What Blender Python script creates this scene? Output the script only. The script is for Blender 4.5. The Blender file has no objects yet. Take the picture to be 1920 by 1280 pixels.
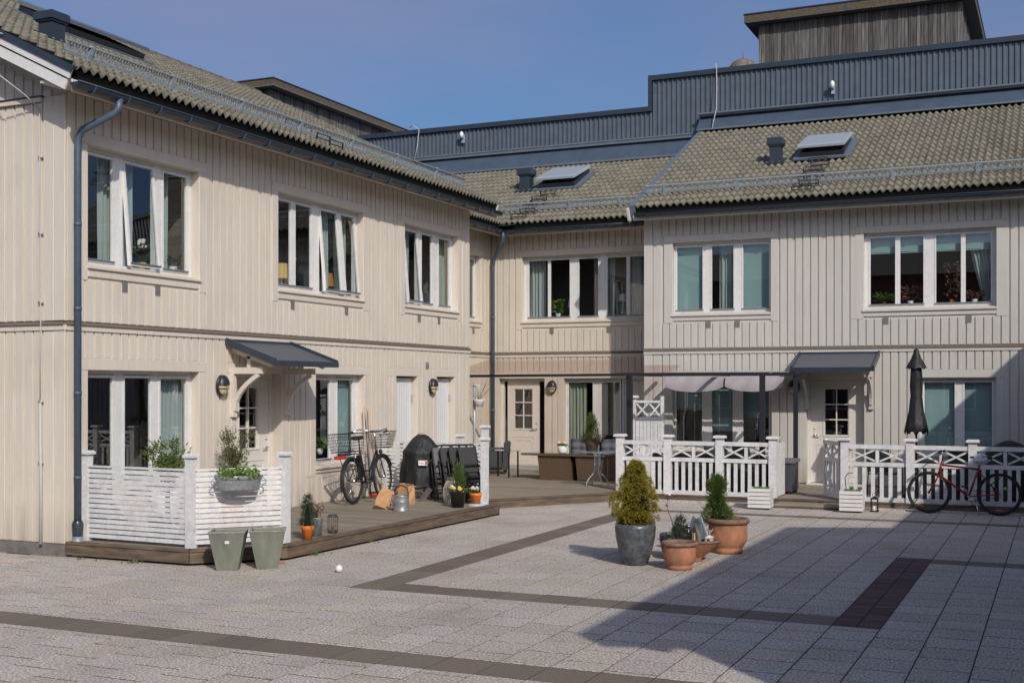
import bpy, math, random
from mathutils import Matrix, Vector
random.seed(7)
D = bpy.data
scn = bpy.context.scene
col = scn.collection
PI = math.pi
rad = math.radians
# ------------------------------------------------------------------ camera, sky, sun, exposure
cam = D.objects.new('camera', D.cameras.new('camera'))
col.objects.link(cam)
cam.location = (0, 0, 2.2)
HEAD = math.atan(1030/2280)
cam.rotation_euler = (PI/2, 0, HEAD)
cam.data.sensor_width = 36
cam.data.lens = 36*2280/1920
cam.data.shift_y = 86/1920
cam.data.clip_end = 2000
cam.data.clip_start = 0.1
scn.camera = cam
SUN_EL, SUN_X, SUN_Y = rad(33.3), 0.70, -0.714
world = D.worlds.new('World'); scn.world = world; world.use_nodes = True
wn = world.node_tree.nodes; wn.clear()
wo = wn.new('ShaderNodeOutputWorld'); bg = wn.new('ShaderNodeBackground'); sky = wn.new('ShaderNodeTexSky')
sky.sky_type = 'NISHITA'; sky.sun_disc = False
sky.sun_elevation = SUN_EL
sky.sun_rotation = math.atan2(SUN_X, SUN_Y)
sky.altitude = 0; sky.air_density = 1.0; sky.dust_density = 4.0; sky.ozone_density = 8.0
bg.inputs[1].default_value = 0.105
tcw = wn.new('ShaderNodeTexCoord'); mpw = wn.new('ShaderNodeMapping'); mpw.inputs['Scale'].default_value = (1.6, 1.6, 4.5); nw = wn.new('ShaderNodeTexNoise')
nw.inputs['Scale'].default_value = 1.6; nw.inputs['Detail'].default_value = 5; nw.inputs['Roughness'].default_value = .45
rw = wn.new('ShaderNodeMapRange'); rw.inputs[1].default_value = .40; rw.inputs[2].default_value = .68; rw.inputs[3].default_value = 0; rw.inputs[4].default_value = .42
mw = wn.new('ShaderNodeMix'); mw.data_type = 'RGBA'; mw.inputs[7].default_value = (2.9, 2.65, 3.9, 1)
WL = world.node_tree.links
WL.new(tcw.outputs['Generated'], mpw.inputs[0]); WL.new(mpw.outputs[0], nw.inputs['Vector']); WL.new(nw.outputs[0], rw.inputs[0]); WL.new(rw.outputs[0], mw.inputs[0])
WL.new(sky.outputs[0], mw.inputs[6]); WL.new(mw.outputs[2], bg.inputs[0])
world.node_tree.links.new(bg.outputs[0], wo.inputs[0])
sl = D.lights.new('sun', 'SUN'); sl.energy = 2.9; sl.angle = rad(0.5); sl.color = (1.0, 0.93, 0.83)
so = D.objects.new('sun', sl); col.objects.link(so)
sv = Vector((SUN_X*math.cos(SUN_EL), SUN_Y*math.cos(SUN_EL), math.sin(SUN_EL)))
so.rotation_euler = sv.to_track_quat('Z', 'Y').to_euler()
so.location = (10, -10, 20)
scn.view_settings.view_transform = 'Standard'
scn.view_settings.look = 'None'
scn.view_settings.exposure = 0.08
scn.view_settings.gamma = 1
scn.view_settings.use_curve_mapping = False

# ------------------------------------------------------------------ materials
def nt_new(name):
    m = D.materials.new(name); m.use_nodes = True
    nt = m.node_tree; p = nt.nodes['Principled BSDF']
    return m, nt, p
def srgb(r, g, b):
    f = lambda c: ((c/255)/12.92 if c/255 <= 0.04045 else ((c/255+0.055)/1.055)**2.4)
    return (f(r), f(g), f(b), 1)
def mat(name, c, rough=0.6, metal=0.0, vary=0.0, nscale=8, stretch=(1, 1, 1), c2=None, mix=0.5, bump=0.0, bscale=60, rnd=0.0,
        spec=0.5, dirt=0.0, dscale=1.2, island=False, bstretch=None, sharp=None, rc=None, splash=0.0, bdist=.01):
    m, nt, p = nt_new(name); N = nt.nodes; Lk = nt.links
    geo = N.new('ShaderNodeNewGeometry')
    mp = N.new('ShaderNodeMapping'); mp.inputs['Scale'].default_value = stretch
    Lk.new(geo.outputs['Position'], mp.inputs[0])
    base = N.new('ShaderNodeRGB'); base.outputs[0].default_value = (c[0], c[1], c[2], 1)
    cur = base.outputs[0]
    def mixc(a, bcol, fac, typ='MIX'):
        x = N.new('ShaderNodeMix'); x.data_type = 'RGBA'; x.blend_type = typ; x.clamp_result = False
        if isinstance(fac, (int, float)): x.inputs[0].default_value = fac
        else: Lk.new(fac, x.inputs[0])
        Lk.new(a, x.inputs[6])
        if isinstance(bcol, tuple): x.inputs[7].default_value = bcol
        else: Lk.new(bcol, x.inputs[7])
        return x.outputs[2]
    def noise(vec, sc, det=4):
        n = N.new('ShaderNodeTexNoise'); n.inputs['Scale'].default_value = sc; n.inputs['Detail'].default_value = det
        Lk.new(vec, n.inputs['Vector']); return n.outputs[0]
    def ramp(s, a, b, lo=0.0, hi=1.0):
        r = N.new('ShaderNodeMapRange'); r.inputs[1].default_value = a; r.inputs[2].default_value = b
        r.inputs[3].default_value = lo; r.inputs[4].default_value = hi
        Lk.new(s, r.inputs[0]); return r.outputs[0]
    if c2 is not None:
        n = noise(mp.outputs[0], nscale)
        s = sharp or 0.18
        cur = mixc(cur, (c2[0], c2[1], c2[2], 1), ramp(n, 0.5-s, 0.5+s, 0, mix*2 if mix < .5 else 1))
    if vary:
        n = noise(mp.outputs[0], nscale*2.3)
        v = ramp(n, 0.3, 0.7, 1-vary, 1+vary)
        h = N.new('ShaderNodeVectorMath'); h.operation = 'SCALE'
        Lk.new(cur, h.inputs[0]); Lk.new(v, h.inputs[3]); cur = h.outputs[0]
    if rnd:
        oi = N.new('ShaderNodeObjectInfo')
        src = oi.outputs['Random']
        if island:
            ad = N.new('ShaderNodeMath'); ad.operation = 'ADD'; Lk.new(src, ad.inputs[0]); Lk.new(geo.outputs['Random Per Island'], ad.inputs[1])
            fr = N.new('ShaderNodeMath'); fr.operation = 'FRACT'; Lk.new(ad.outputs[0], fr.inputs[0]); src = fr.outputs[0]
        v = ramp(src, 0, 1, 1-rnd, 1+rnd)
        h = N.new('ShaderNodeVectorMath'); h.operation = 'SCALE'
        Lk.new(cur, h.inputs[0]); Lk.new(v, h.inputs[3]); cur = h.outputs[0]
    if rc is not None:
        oi2 = N.new('ShaderNodeObjectInfo'); ad2 = N.new('ShaderNodeMath'); ad2.operation = 'ADD'; Lk.new(oi2.outputs['Random'], ad2.inputs[0]); Lk.new(geo.outputs['Random Per Island'], ad2.inputs[1])
        ml = N.new('ShaderNodeMath'); ml.operation = 'MULTIPLY'; ml.inputs[1].default_value = 7.31; Lk.new(ad2.outputs[0], ml.inputs[0])
        f2 = N.new('ShaderNodeMath'); f2.operation = 'FRACT'; Lk.new(ml.outputs[0], f2.inputs[0])
        cur = mixc(cur, (rc[0], rc[1], rc[2], 1), ramp(f2.outputs[0], .35, 1, 0, rc[3]), 'MULTIPLY')
    if splash:
        sx_ = N.new('ShaderNodeSeparateXYZ'); Lk.new(geo.outputs['Position'], sx_.inputs[0])
        zz_ = ramp(sx_.outputs[2], .12, .75, 1, 0); nn_ = ramp(noise(mp.outputs[0], 5, 5), .35, .65, 0, splash)
        m_ = N.new('ShaderNodeMath'); m_.operation = 'MULTIPLY'; Lk.new(zz_, m_.inputs[0]); Lk.new(nn_, m_.inputs[1])
        cur = mixc(cur, (.20, .17, .12, 1), m_.outputs[0])
    if dirt:
        n = noise(geo.outputs['Position'], dscale, 6)
        cur = mixc(cur, (0.10, 0.085, 0.06, 1), ramp(n, 0.52, 0.75, 0, dirt))
    Lk.new(cur, p.inputs['Base Color'])
    p.inputs['Roughness'].default_value = rough; p.inputs['Metallic'].default_value = metal
    p.inputs['Specular IOR Level'].default_value = spec
    if bump:
        mp2 = N.new('ShaderNodeMapping'); mp2.inputs['Scale'].default_value = bstretch or stretch
        Lk.new(geo.outputs['Position'], mp2.inputs[0])
        n = noise(mp2.outputs[0], bscale, 3)
        b = N.new('ShaderNodeBump'); b.inputs['Strength'].default_value = bump; b.inputs['Distance'].default_value = bdist
        Lk.new(n, b.inputs['Height']); Lk.new(b.outputs[0], p.inputs['Normal'])
    return m
VG = (1, 1, 0.06)
M = {}
def paint(name, c, c2, **k):
    M[name] = mat(name, c, 0.55, vary=0.045, nscale=14, stretch=VG, c2=c2, mix=0.4, bump=0.25, bscale=90, rnd=0.022, dirt=0.09, dscale=1.3, splash=.6, **k)
paint('cream', (.66, .592, .508), (.625, .56, .478))
paint('yellow_cream', (.63, .565, .47), (.60, .535, .44))
paint('grey_cream', (.54, .515, .47), (.515, .49, .445))
M['band_brown'] = mat('band_brown', (.16, .125, .10), .7)
M['spoke'] = mat('spoke', (.12, .12, .125), .6, spec=.2)
M['vent_grey'] = mat('vent_grey', (.20, .195, .185), .6)
M['lamp_strip'] = mat('lamp_strip', (.66, .60, .48), .6)
M['slate_pale'] = mat('slate_pale', (.48, .52, .57), .5)
M['anthracite2'] = mat('anthracite2', (.05, .055, .065), .6, vary=.1)
M['white'] = mat('white', (.72, .71, .69), 0.45, vary=0.04, nscale=9, c2=(.66, .65, .63), mix=.4, bump=.1, dirt=.12, dscale=3)
M['weathered_white'] = mat('weathered_white', (.70, .69, .68), 0.6, vary=0.08, nscale=10, c2=(.60, .60, .61), mix=.5, bump=.3, bscale=60, dirt=.22, dscale=4, rnd=.04)
M['door_white'] = mat('door_white', (.66, .62, .56), 0.5, vary=0.03, dirt=.06)
M['store_white'] = mat('store_white', (.66, .66, .65), 0.5, vary=0.03, dirt=.06)
M['plinth'] = mat('plinth', (.13, .12, .11), 0.9, c2=(.20, .18, .16), bump=.5, dirt=.3)
M['pipe'] = mat('pipe', (.065, .095, .135), 0.4, vary=.12, nscale=3)
M['slate_metal'] = mat('slate_metal', (.030, .042, .058), 0.3, 0.0, vary=.1, nscale=2, rnd=.03)
M['slate_light'] = mat('slate_light', (.12, .15, .185), 0.45, 0.0, vary=.08, nscale=2)
M['clad'] = mat('clad', (.085, .11, .14), 0.38, 0.0, vary=.1, nscale=1.5, dirt=.15)
M['flash'] = mat('flash', (.06, .085, .12), 0.45, 0.0, vary=.12, nscale=1.2)
M['galv'] = mat('galv', (.40, .46, .53), 0.4, 0.2, vary=.15, nscale=20, c2=(.28, .34, .40))
M['zinc'] = mat('zinc', (.40, .42, .43), 0.45, 0.55, vary=.2, nscale=30, c2=(.26, .28, .29), bump=.1)
M['steel'] = mat('steel', (.55, .55, .56), 0.25, 1.0)
M['tile'] = mat('tile', (.205, .190, .148), 0.85, vary=.2, nscale=12, c2=(.125, .115, .085), mix=.45, bump=.4, bscale=120, rnd=.13, island=True, dirt=.3, dscale=2.5)
M['ridge'] = mat('ridge', (.16, .145, .115), 0.9, vary=.2, nscale=12, c2=(.10, .095, .075), rnd=.12, bump=.4)
M['underlay_shade'] = mat('underlay_shade', (.008, .008, .008), 0.95, spec=.1)  # near black so the gap under the eaves tiles reads as shade
M['old_wood'] = mat('old_wood', (.150, .138, .130), 0.85, vary=.35, nscale=22, stretch=(1, 1, .05), c2=(.065, .058, .056), mix=.5, bump=.5, rnd=.42, island=True)
M['old_wood_pale'] = mat('old_wood_pale', (.20, .17, .14), 0.85, vary=.25, nscale=12, stretch=(1, 1, .1), c2=(.10, .08, .06))
M['mossy_edge'] = mat('mossy_edge', (.085, .075, .062), 0.9, vary=.3, nscale=5, c2=(.11, .075, .03), mix=.3, sharp=.06)
M['deck'] = mat('deck', (.27, .222, .165), 0.8, vary=.15, nscale=14, stretch=(.06, 1, 1), c2=(.20, .168, .13), mix=.5, bump=.5, bscale=80, rnd=.16, dirt=.25, dscale=2)
M['deck_edge'] = mat('deck_edge', (.165, .115, .075), 0.75, vary=.2, nscale=8, stretch=(.3, .3, 2), c2=(.08, .06, .045), mix=.5, bump=.4, rnd=.05)
M['granite'] = mat('granite', (.68, .61, .535), 0.85, vary=.28, nscale=48, c2=(.24, .21, .20), mix=.5, bump=.5, bscale=110, rnd=.085, island=True, dirt=.28, dscale=.8, sharp=.12, rc=(1.0, .94, .82, .6))
M['brown_slab'] = mat('brown_slab', (.195, .155, .12), 0.85, vary=.15, nscale=40, c2=(.145, .115, .09), bump=.4, bscale=100, rnd=.14, island=True, dirt=.1)
M['red_brick_slab'] = mat('red_brick_slab', (.15, .068, .055), 0.85, vary=.15, nscale=40, c2=(.06, .045, .05), bump=.4, rnd=.3, island=True)
M['joint'] = mat('joint', (.022, .02, .017), 0.95, vary=.3, nscale=20, c2=(.02, .026, .012))
M['asphalt'] = mat('asphalt', (.16, .15, .14), .9, vary=.2, nscale=30)
M['black'] = mat('black', (.012, .012, .013), 0.5)
M['black_metal'] = mat('black_metal', (.02, .022, .03), 0.4)
M['anthracite'] = mat('anthracite', (.014, .015, .022), 0.5)
M['black_cloth'] = mat('black_cloth', (.011, .011, .013), 0.6, vary=.15, nscale=6, c2=(.017, .017, .02), bump=.9, bscale=7, bstretch=(1, 1, .35), bdist=.06)
M['rubber'] = mat('rubber', (.015, .015, .016), 0.8)
M['terracotta'] = mat('terracotta', (.46, .20, .11), 0.85, vary=.12, nscale=9, stretch=(1, 1, .6), c2=(.36, .16, .09), mix=.4, bump=.3, dirt=.5, dscale=4)
M['terra_rim'] = mat('terra_rim', (.26, .15, .10), 0.9, vary=.2, nscale=14, c2=(.17, .11, .08), bump=.4)
M['orange'] = mat('orange', (.72, .19, .03), 0.6, vary=.04)
M['glaze'] = mat('glaze', (.055, .062, .07), 0.3, vary=.35, nscale=10, c2=(.12, .13, .14), mix=.45, bump=.15, dirt=.3, dscale=5)
M['pot_green'] = mat('pot_green', (.185, .20, .155), 0.75, vary=.12, nscale=6, stretch=(1, 1, .3), c2=(.145, .16, .125), bump=.3, dirt=.25, dscale=3)
M['pot_rim'] = mat('pot_rim', (.36, .34, .31), 0.85, vary=.2, nscale=25, c2=(.25, .23, .2), bump=.4)
M['soil'] = mat('soil', (.05, .035, .025), 1.0, vary=.4, nscale=40, bump=1, bscale=60)
M['dry_soil'] = mat('dry_soil', (.27, .23, .19), 1.0, vary=.4, nscale=40, bump=1, bscale=60)
M['pebble'] = mat('pebble', (.62, .58, .53), 0.7, rnd=.25, island=True, vary=.1)
M['paper'] = mat('paper', (.50, .29, .13), 0.8, vary=.08, nscale=8)
M['wood_light'] = mat('wood_light', (.55, .36, .19), 0.6, vary=.1)
M['red_plastic'] = mat('red_plastic', (.45, .03, .02), 0.4)
M['red_paint'] = mat('red_paint', (.19, .008, .010), 0.25)
M['reflector'] = mat('reflector', (.75, .16, .02), 0.3)
M['lime'] = mat('lime', (.45, .75, .05), 0.4)
M['wicker'] = mat('wicker', (.14, .085, .05), 0.7, vary=.35, nscale=60, c2=(.07, .045, .03), bump=.8, bscale=120)
M['wicker_dark'] = mat('wicker_dark', (.045, .046, .052), 0.7, vary=.35, nscale=60, bump=.8, bscale=120)
M['cushion'] = mat('cushion', (.13, .125, .15), 0.9, vary=.1)
M['cushion_pale'] = mat('cushion_pale', (.36, .36, .38), 0.9, vary=.1)
M['awning'] = mat('awning', (.33, .30, .31), 0.85, vary=.06, nscale=3)
M['mesh_cloth'] = mat('mesh_cloth', (.045, .045, .045), .7, vary=.2, nscale=60)
M['mesh_grey'] = mat('mesh_grey', (.12, .12, .12), .7, vary=.3, nscale=60)
M['ceramic'] = mat('ceramic', (.75, .74, .72), 0.3)
M['lamp_glass'] = mat('lamp_glass', (.60, .52, .28), 0.3)
M['room'] = mat('room', (.16, .14, .12), 0.9, vary=.1)
M['room_brown'] = mat('room_brown', (.06, .035, .025), 0.9, vary=.1)
M['curtain'] = mat('curtain', (.36, .41, .40), 0.9)
M['curtain_green'] = mat('curtain_green', (.38, .42, .33), 0.9)
M['blind'] = mat('blind', (.34, .48, .48), 0.6)
M['shade_yellow'] = mat('shade_yellow', (.62, .40, .10), .8)
M['shade_orange'] = mat('shade_orange', (.40, .17, .04), .8)
M['shade_white'] = mat('shade_white', (.62, .66, .66), .8)
M['yellow_flower'] = mat('yellow_flower', (.85, .55, .05), .7)
M['white_flower'] = mat('white_flower', (.80, .76, .70), .7)
M['pink_flower'] = mat('pink_flower', (.72, .42, .30), .7)
M['core_shade'] = mat('core_shade', (.018, .02, .008), 1.0, spec=0)  # near-black core colour, puts shade into the gaps between leaves
M['bark'] = mat('bark', (.13, .085, .055), .9, vary=.2)
M['twig'] = mat('twig', (.15, .11, .085), .9, vary=.2)
M['brick'] = mat('brick', (.24, .09, .06), .9, vary=.15, nscale=10, c2=(.18, .07, .05))
M['sky_light'] = mat('sky_light', (.36, .41, .46), .3, .0, spec=1.0)
M['cable'] = mat('cable', (.45, .44, .41), .6)
M['membrane'] = mat('membrane', (.085, .095, .11), .55, vary=.06, nscale=3)
def leafmat(name, c, c2, tr=.25):
    m, nt, p = nt_new(name); N = nt.nodes; Lk = nt.links
    geo = N.new('ShaderNodeNewGeometry'); r = N.new('ShaderNodeMix'); r.data_type = 'RGBA'
    Lk.new(geo.outputs['Random Per Island'], r.inputs[0])
    r.inputs[6].default_value = (*c, 1); r.inputs[7].default_value = (*c2, 1)
    Lk.new(r.outputs[2], p.inputs['Base Color']); p.inputs['Roughness'].default_value = .6
    t = N.new('ShaderNodeBsdfTranslucent'); Lk.new(r.outputs[2], t.inputs[0])
    mx = N.new('ShaderNodeMixShader'); mx.inputs[0].default_value = tr
    Lk.new(p.outputs[0], mx.inputs[1]); Lk.new(t.outputs[0], mx.inputs[2])
    Lk.new(mx.outputs[0], nt.nodes['Material Output'].inputs[0]); M[name] = m
leafmat('conifer_gold', (.17, .175, .02), (.46, .34, .035))
leafmat('thuja', (.05, .11, .022), (.15, .21, .04))
leafmat('spruce', (.02, .045, .028), (.05, .085, .045))
leafmat('olive', (.07, .085, .03), (.16, .165, .06))
leafmat('bush', (.06, .105, .02), (.18, .22, .05))
leafmat('herb', (.10, .20, .03), (.20, .32, .06))
leafmat('dark_leaf', (.03, .05, .02), (.08, .10, .04))
leafmat('rust_leaf', (.16, .06, .04), (.28, .16, .12))
def glassmat(name, tint, refl=0.10, rough=0.0, gmax=1.0):
    m, nt, p = nt_new(name); N = nt.nodes; Lk = nt.links; N.remove(p)
    g = N.new('ShaderNodeBsdfGlossy'); g.inputs['Roughness'].default_value = rough; g.inputs[0].default_value = (1, 1, 1, 1)
    t = N.new('ShaderNodeBsdfTransparent'); t.inputs[0].default_value = (*tint, 1)
    lw = N.new('ShaderNodeLayerWeight'); lw.inputs[0].default_value = 0.5
    pw = N.new('ShaderNodeMath'); pw.operation = 'POWER'; pw.inputs[1].default_value = 4.5; Lk.new(lw.outputs['Facing'], pw.inputs[0])
    mr = N.new('ShaderNodeMapRange'); mr.inputs[1].default_value = 0.0; mr.inputs[2].default_value = 1.0
    mr.inputs[3].default_value = refl; mr.inputs[4].default_value = gmax
    mx = N.new('ShaderNodeMixShader'); Lk.new(pw.outputs[0], mr.inputs[0]); Lk.new(mr.outputs[0], mx.inputs[0])
    Lk.new(t.outputs[0], mx.inputs[1]); Lk.new(g.outputs[0], mx.inputs[2])
    Lk.new(mx.outputs[0], N['Material Output'].inputs[0]); M[name] = m
glassmat('glass', (.86, .91, .91), .15)
glassmat('table_glass', (.75, .85, .80), .10)
glassmat('bronze_sheet', (.86, .80, .79), .03, .2, .12)

# ------------------------------------------------------------------ mesh helpers
class MB:
    def __init__(s): s.v = []; s.f = []; s.mi = []; s.cur = 0
    def add(s, vs, fs, T=None):
        n = len(s.v)
        s.v += [tuple(T @ Vector(v)) for v in vs] if T else [tuple(v) for v in vs]
        s.f += [tuple(i+n for i in f) for f in fs]; s.mi += [s.cur]*len(fs); return s
    def box(s, x0, x1, y0, y1, z0, z1, T=None):
        return s.add([(x0, y0, z0), (x1, y0, z0), (x1, y1, z0), (x0, y1, z0), (x0, y0, z1), (x1, y0, z1), (x1, y1, z1), (x0, y1, z1)],
                     [(0, 3, 2, 1), (4, 5, 6, 7), (0, 1, 5, 4), (1, 2, 6, 5), (2, 3, 7, 6), (3, 0, 4, 7)], T)
    def bbox(s, x0, x1, y0, y1, z0, z1, b=.006, T=None):     # top-bevelled box
        return s.add([(x0, y0, z0), (x1, y0, z0), (x1, y1, z0), (x0, y1, z0), (x0, y0, z1-b), (x1, y0, z1-b), (x1, y1, z1-b), (x0, y1, z1-b),
                      (x0+b, y0+b, z1), (x1-b, y0+b, z1), (x1-b, y1-b, z1), (x0+b, y1-b, z1)],
                     [(8, 9, 10, 11), (0, 1, 5, 4), (1, 2, 6, 5), (2, 3, 7, 6), (3, 0, 4, 7), (4, 5, 9, 8), (5, 6, 10, 9), (6, 7, 11, 10), (7, 4, 8, 11)], T)
    def beam(s, a, b, w, h, up=(0, 0, 1)):
        a = Vector(a); b = Vector(b); d = (b-a).normalized(); u = Vector(up)
        if abs(d.dot(u)) > .99: u = Vector((0, 1, 0))
        x = d.cross(u).normalized(); y = x.cross(d)
        vs = [p+x*i*w/2+y*j*h/2 for p in (a, b) for i, j in ((-1, -1), (1, -1), (1, 1), (-1, 1))]
        return s.add(vs, [(0, 3, 2, 1), (4, 5, 6, 7), (0, 1, 5, 4), (1, 2, 6, 5), (2, 3, 7, 6), (3, 0, 4, 7)])
    def tube(s, pts, r, n=8, cap=True):
        P = [Vector(p) for p in pts]; rr = r if isinstance(r, (list, tuple)) else [r]*len(P)
        vs = []; up = None
        for i, p in enumerate(P):
            d = (P[min(i+1, len(P)-1)]-P[max(i-1, 0)]).normalized()
            if up is None: up = Vector((0, 0, 1)) if abs(d.z) < .9 else Vector((1, 0, 0))
            x = d.cross(up)
            x = x.normalized() if x.length > 1e-4 else Vector((1, 0, 0))
            up = x.cross(d).normalized()
            vs += [p+(x*math.cos(2*PI*k/n)+up*math.sin(2*PI*k/n))*rr[i] for k in range(n)]
        fs = [(i*n+k, i*n+(k+1) % n, (i+1)*n+(k+1) % n, (i+1)*n+k) for i in range(len(P)-1) for k in range(n)]
        if cap: fs += [tuple(range(n))[::-1], tuple(range((len(P)-1)*n, len(P)*n))]
        return s.add(vs, fs)
    def lathe(s, prof, n=24, c=(0, 0, 0), sx=1, sy=1):
        vs = [(c[0]+r*math.cos(2*PI*k/n)*sx, c[1]+r*math.sin(2*PI*k/n)*sy, c[2]+z) for r, z in prof for k in range(n)]
        fs = [(i*n+k, i*n+(k+1) % n, (i+1)*n+(k+1) % n, (i+1)*n+k) for i in range(len(prof)-1) for k in range(n)]
        return s.add(vs, fs)
    def ell(s, c, rx, ry, rz, n=8, m=5):
        pr = [(max(math.sin(PI*i/m), 1e-3), -math.cos(PI*i/m)) for i in range(m+1)]
        vs = [(c[0]+r*rx*math.cos(2*PI*k/n), c[1]+r*ry*math.sin(2*PI*k/n), c[2]+z*rz) for r, z in pr for k in range(n)]
        fs = [(i*n+k, i*n+(k+1) % n, (i+1)*n+(k+1) % n, (i+1)*n+k) for i in range(m) for k in range(n)]
        return s.add(vs, fs)
    def prism(s, poly, z0, z1, T=None):
        n = len(poly); vs = [(x, y, z0) for x, y in poly]+[(x, y, z1) for x, y in poly]
        return s.add(vs, [tuple(range(n))[::-1], tuple(range(n, 2*n))]+[(i, (i+1) % n, n+(i+1) % n, n+i) for i in range(n)], T)
    def mesh(s, name, mats, smooth=False):
        me = D.meshes.new(name); me.from_pydata(s.v, [], s.f)
        for m in (mats if isinstance(mats, (list, tuple)) else [mats]): me.materials.append(M[m] if isinstance(m, str) else m)
        if any(s.mi): me.polygons.foreach_set('material_index', s.mi)
        if smooth: me.polygons.foreach_set('use_smooth', [True]*len(s.f))
        me.update(); return me
def Rz(a): return Matrix.Rotation(a, 4, 'Z')
def Rx(a): return Matrix.Rotation(a, 4, 'X')
def Ry(a): return Matrix.Rotation(a, 4, 'Y')
def Tr(x, y, z=0): return Matrix.Translation((x, y, z))
WM = {}                                   # world matrices of created objects
def ob(name, me, Mx=None, parent=None):
    o = D.objects.new(name, me); col.objects.link(o)
    Mx = Mx if Mx is not None else (WM[parent.name] if parent else Matrix.Identity(4))
    WM[o.name] = Mx
    if parent:
        o.parent = parent; o.matrix_local = WM[parent.name].inverted() @ Mx
    else: o.matrix_local = Mx
    return o
def mk(name, mb, mats, Mx=None, parent=None, smooth=False, label=None, kind=None):
    o = ob(name, mb.mesh(name, mats, smooth), Mx, parent)
    if label: o['label'] = label
    if kind: o['kind'] = kind
    return o
def thing(name, label, cat, Mx=None, group=None):
    o = ob(name, None, Mx or Matrix.Identity(4))
    o['label'] = label; o['category'] = cat
    if group: o['group'] = group
    return o
def tag(o, label, cat, group=None):
    o['label'] = label; o['category'] = cat
    if group: o['group'] = group
    return o
def clone(root, Mx, label=None):
    m = {}
    def cp(o, par, W):
        c = o.copy(); col.objects.link(c); WM[c.name] = W
        if par: c.parent = par; c.matrix_local = o.matrix_local.copy()
        else: c.matrix_local = W
        for ch in [x for x in kids.get(o.name, [])]: cp(ch, c, W @ ch.matrix_local)
        return c
    kids = {}
    for x in D.objects:
        if x.parent: kids.setdefault(x.parent.name, []).append(x)
    r = cp(root, None, Mx)
    if label: r['label'] = label
    return r
cache = {}
def shared(key, fn):
    if key not in cache: cache[key] = fn()
    return cache[key]

# ------------------------------------------------------------------ ground and paving
g = MB(); g.add([(-400, -400, -.004), (400, -400, -.004), (400, 400, -.004), (-400, 400, -.004)], [(0, 1, 2, 3)])
o = mk('ground', g, 'joint', kind='structure')
pav = ob('pavement', None); pav['kind'] = 'structure'
S = .435; X0 = -1.94
CA = math.cos(HEAD); SA = math.sin(HEAD)
def camd(x, y): return -x*SA+y*CA
def px(x, y, z=0):
    Z = camd(x, y)
    return (960+2280*(x*CA+y*SA)/Z, 726-2280*(z-2.2)/Z) if Z > .3 else (-9999, 0)
slabs = []      # x0,x1,y0,y1,mat
strips = [(-40, 30, 8.40, 8.85), (-7.16, -1.505, 11.48, 11.925), (-7.16, -6.725, 11.48, 20.75), (-1.94, -1.505, 11.48, 16.43),
          (-1.505, 9, 16.02, 16.43), (-7.16, 9, 20.75, 21.08)]
def sub(a, b, cuts):
    seg = [(a, b)]
    for c, d in cuts:
        seg = [q for s0, s1 in seg for q in ((s0, min(s1, c)), (max(s0, d), s1)) if q[1]-q[0] > .03]
    return seg
rs = random.Random(3)
for i in range(-32, 13):
    xa = X0+i*S; xb = xa+S; xm = (xa+xb)/2
    if xm > 3.3: continue
    off = (0, .5)[i % 2]*S+rs.uniform(-.02, .02)
    cuts = [(s[2], s[3]) for s in strips if s[0] <= xm <= s[1]]
    for j in range(11, 53):
        ya = j*S+off
        if ya > 22.6: continue
        for c, d in sub(ya, ya+S, cuts):
            if xm < -12 and c > 11.8: continue
            if xm < -9.4 and 12.6 < c: continue
            slabs.append((xa, xb, c, d, 0))
def strip_x(y0, y1, xa, xb):
    n0 = math.floor((xa-X0)/S); x = X0+n0*S
    while x < xb-.05:
        slabs.append((max(x, xa), min(x+S, xb), y0, y1, 1)); x += S
strip_x(8.40, 8.85, X0-30*S, 3.3); strip_x(11.48, 11.925, -7.16, -1.94); strip_x(16.02, 16.43, -1.505, 3.3); strip_x(20.75, 21.08, -7.16, 3.3)
y = 11.925
while y < 20.7: slabs.append((-7.16, -6.725, y, min(y+.47, 20.75), 1)); y += .47
y = 11.48
while y < 16.40:
    k = min(y+.1125, 16.43)
    slabs.append((-1.94, -1.72, y, k, 2)); slabs.append((-1.72, -1.505, y, k, 2)); y += .1125
names = ['paving_slab', 'brown_paving_slab', 'red_paving_brick']; mats3 = ['granite', 'brown_slab', 'red_brick_slab']
vis = []; rest = []
for s in slabs:
    cx, cy = (s[0]+s[1])/2, (s[2]+s[3])/2; p = px(cx, cy)
    (vis if -40 < p[0] < 1960 and p[1] < 1310 and s[4] != 2 else rest).append((camd(cx, cy), s))
vis.sort(key=lambda t: t[0])
rest += vis[300:]
def slabmesh(w, h, k):
    b = MB().bbox(-w/2+.006, w/2-.006, -h/2+.012, h/2-.012, -.04, 0, .0015); return b.mesh(names[k], mats3[k])
for d, s in vis[:300]:
    w, h = round(s[1]-s[0], 3), round(s[3]-s[2], 2)
    if abs(h-S) < .012: h = .435
    me = shared(('slab', w, h, s[4]), lambda: slabmesh(w, h, s[4]))
    ob(names[s[4]], me, Tr((s[0]+s[1])/2, (s[2]+s[3])/2, rs.uniform(-.001, .0005)) @ Rx(rs.gauss(0, .0016)) @ Ry(rs.gauss(0, .0016)), pav)
for k in range(3):
    b = MB()
    for d, s in rest:
        if s[4] == k:
            gp = .006
            b.bbox(s[0]+gp, s[1]-gp, s[2]+.012*(k < 2)+.004*(k > 1), s[3]-.012*(k < 2)-.004*(k > 1), -.04, rs.uniform(-.0015, .0), .0015)
    mk(names[k]+'s', b, mats3[k], parent=pav, kind='stuff')

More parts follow.
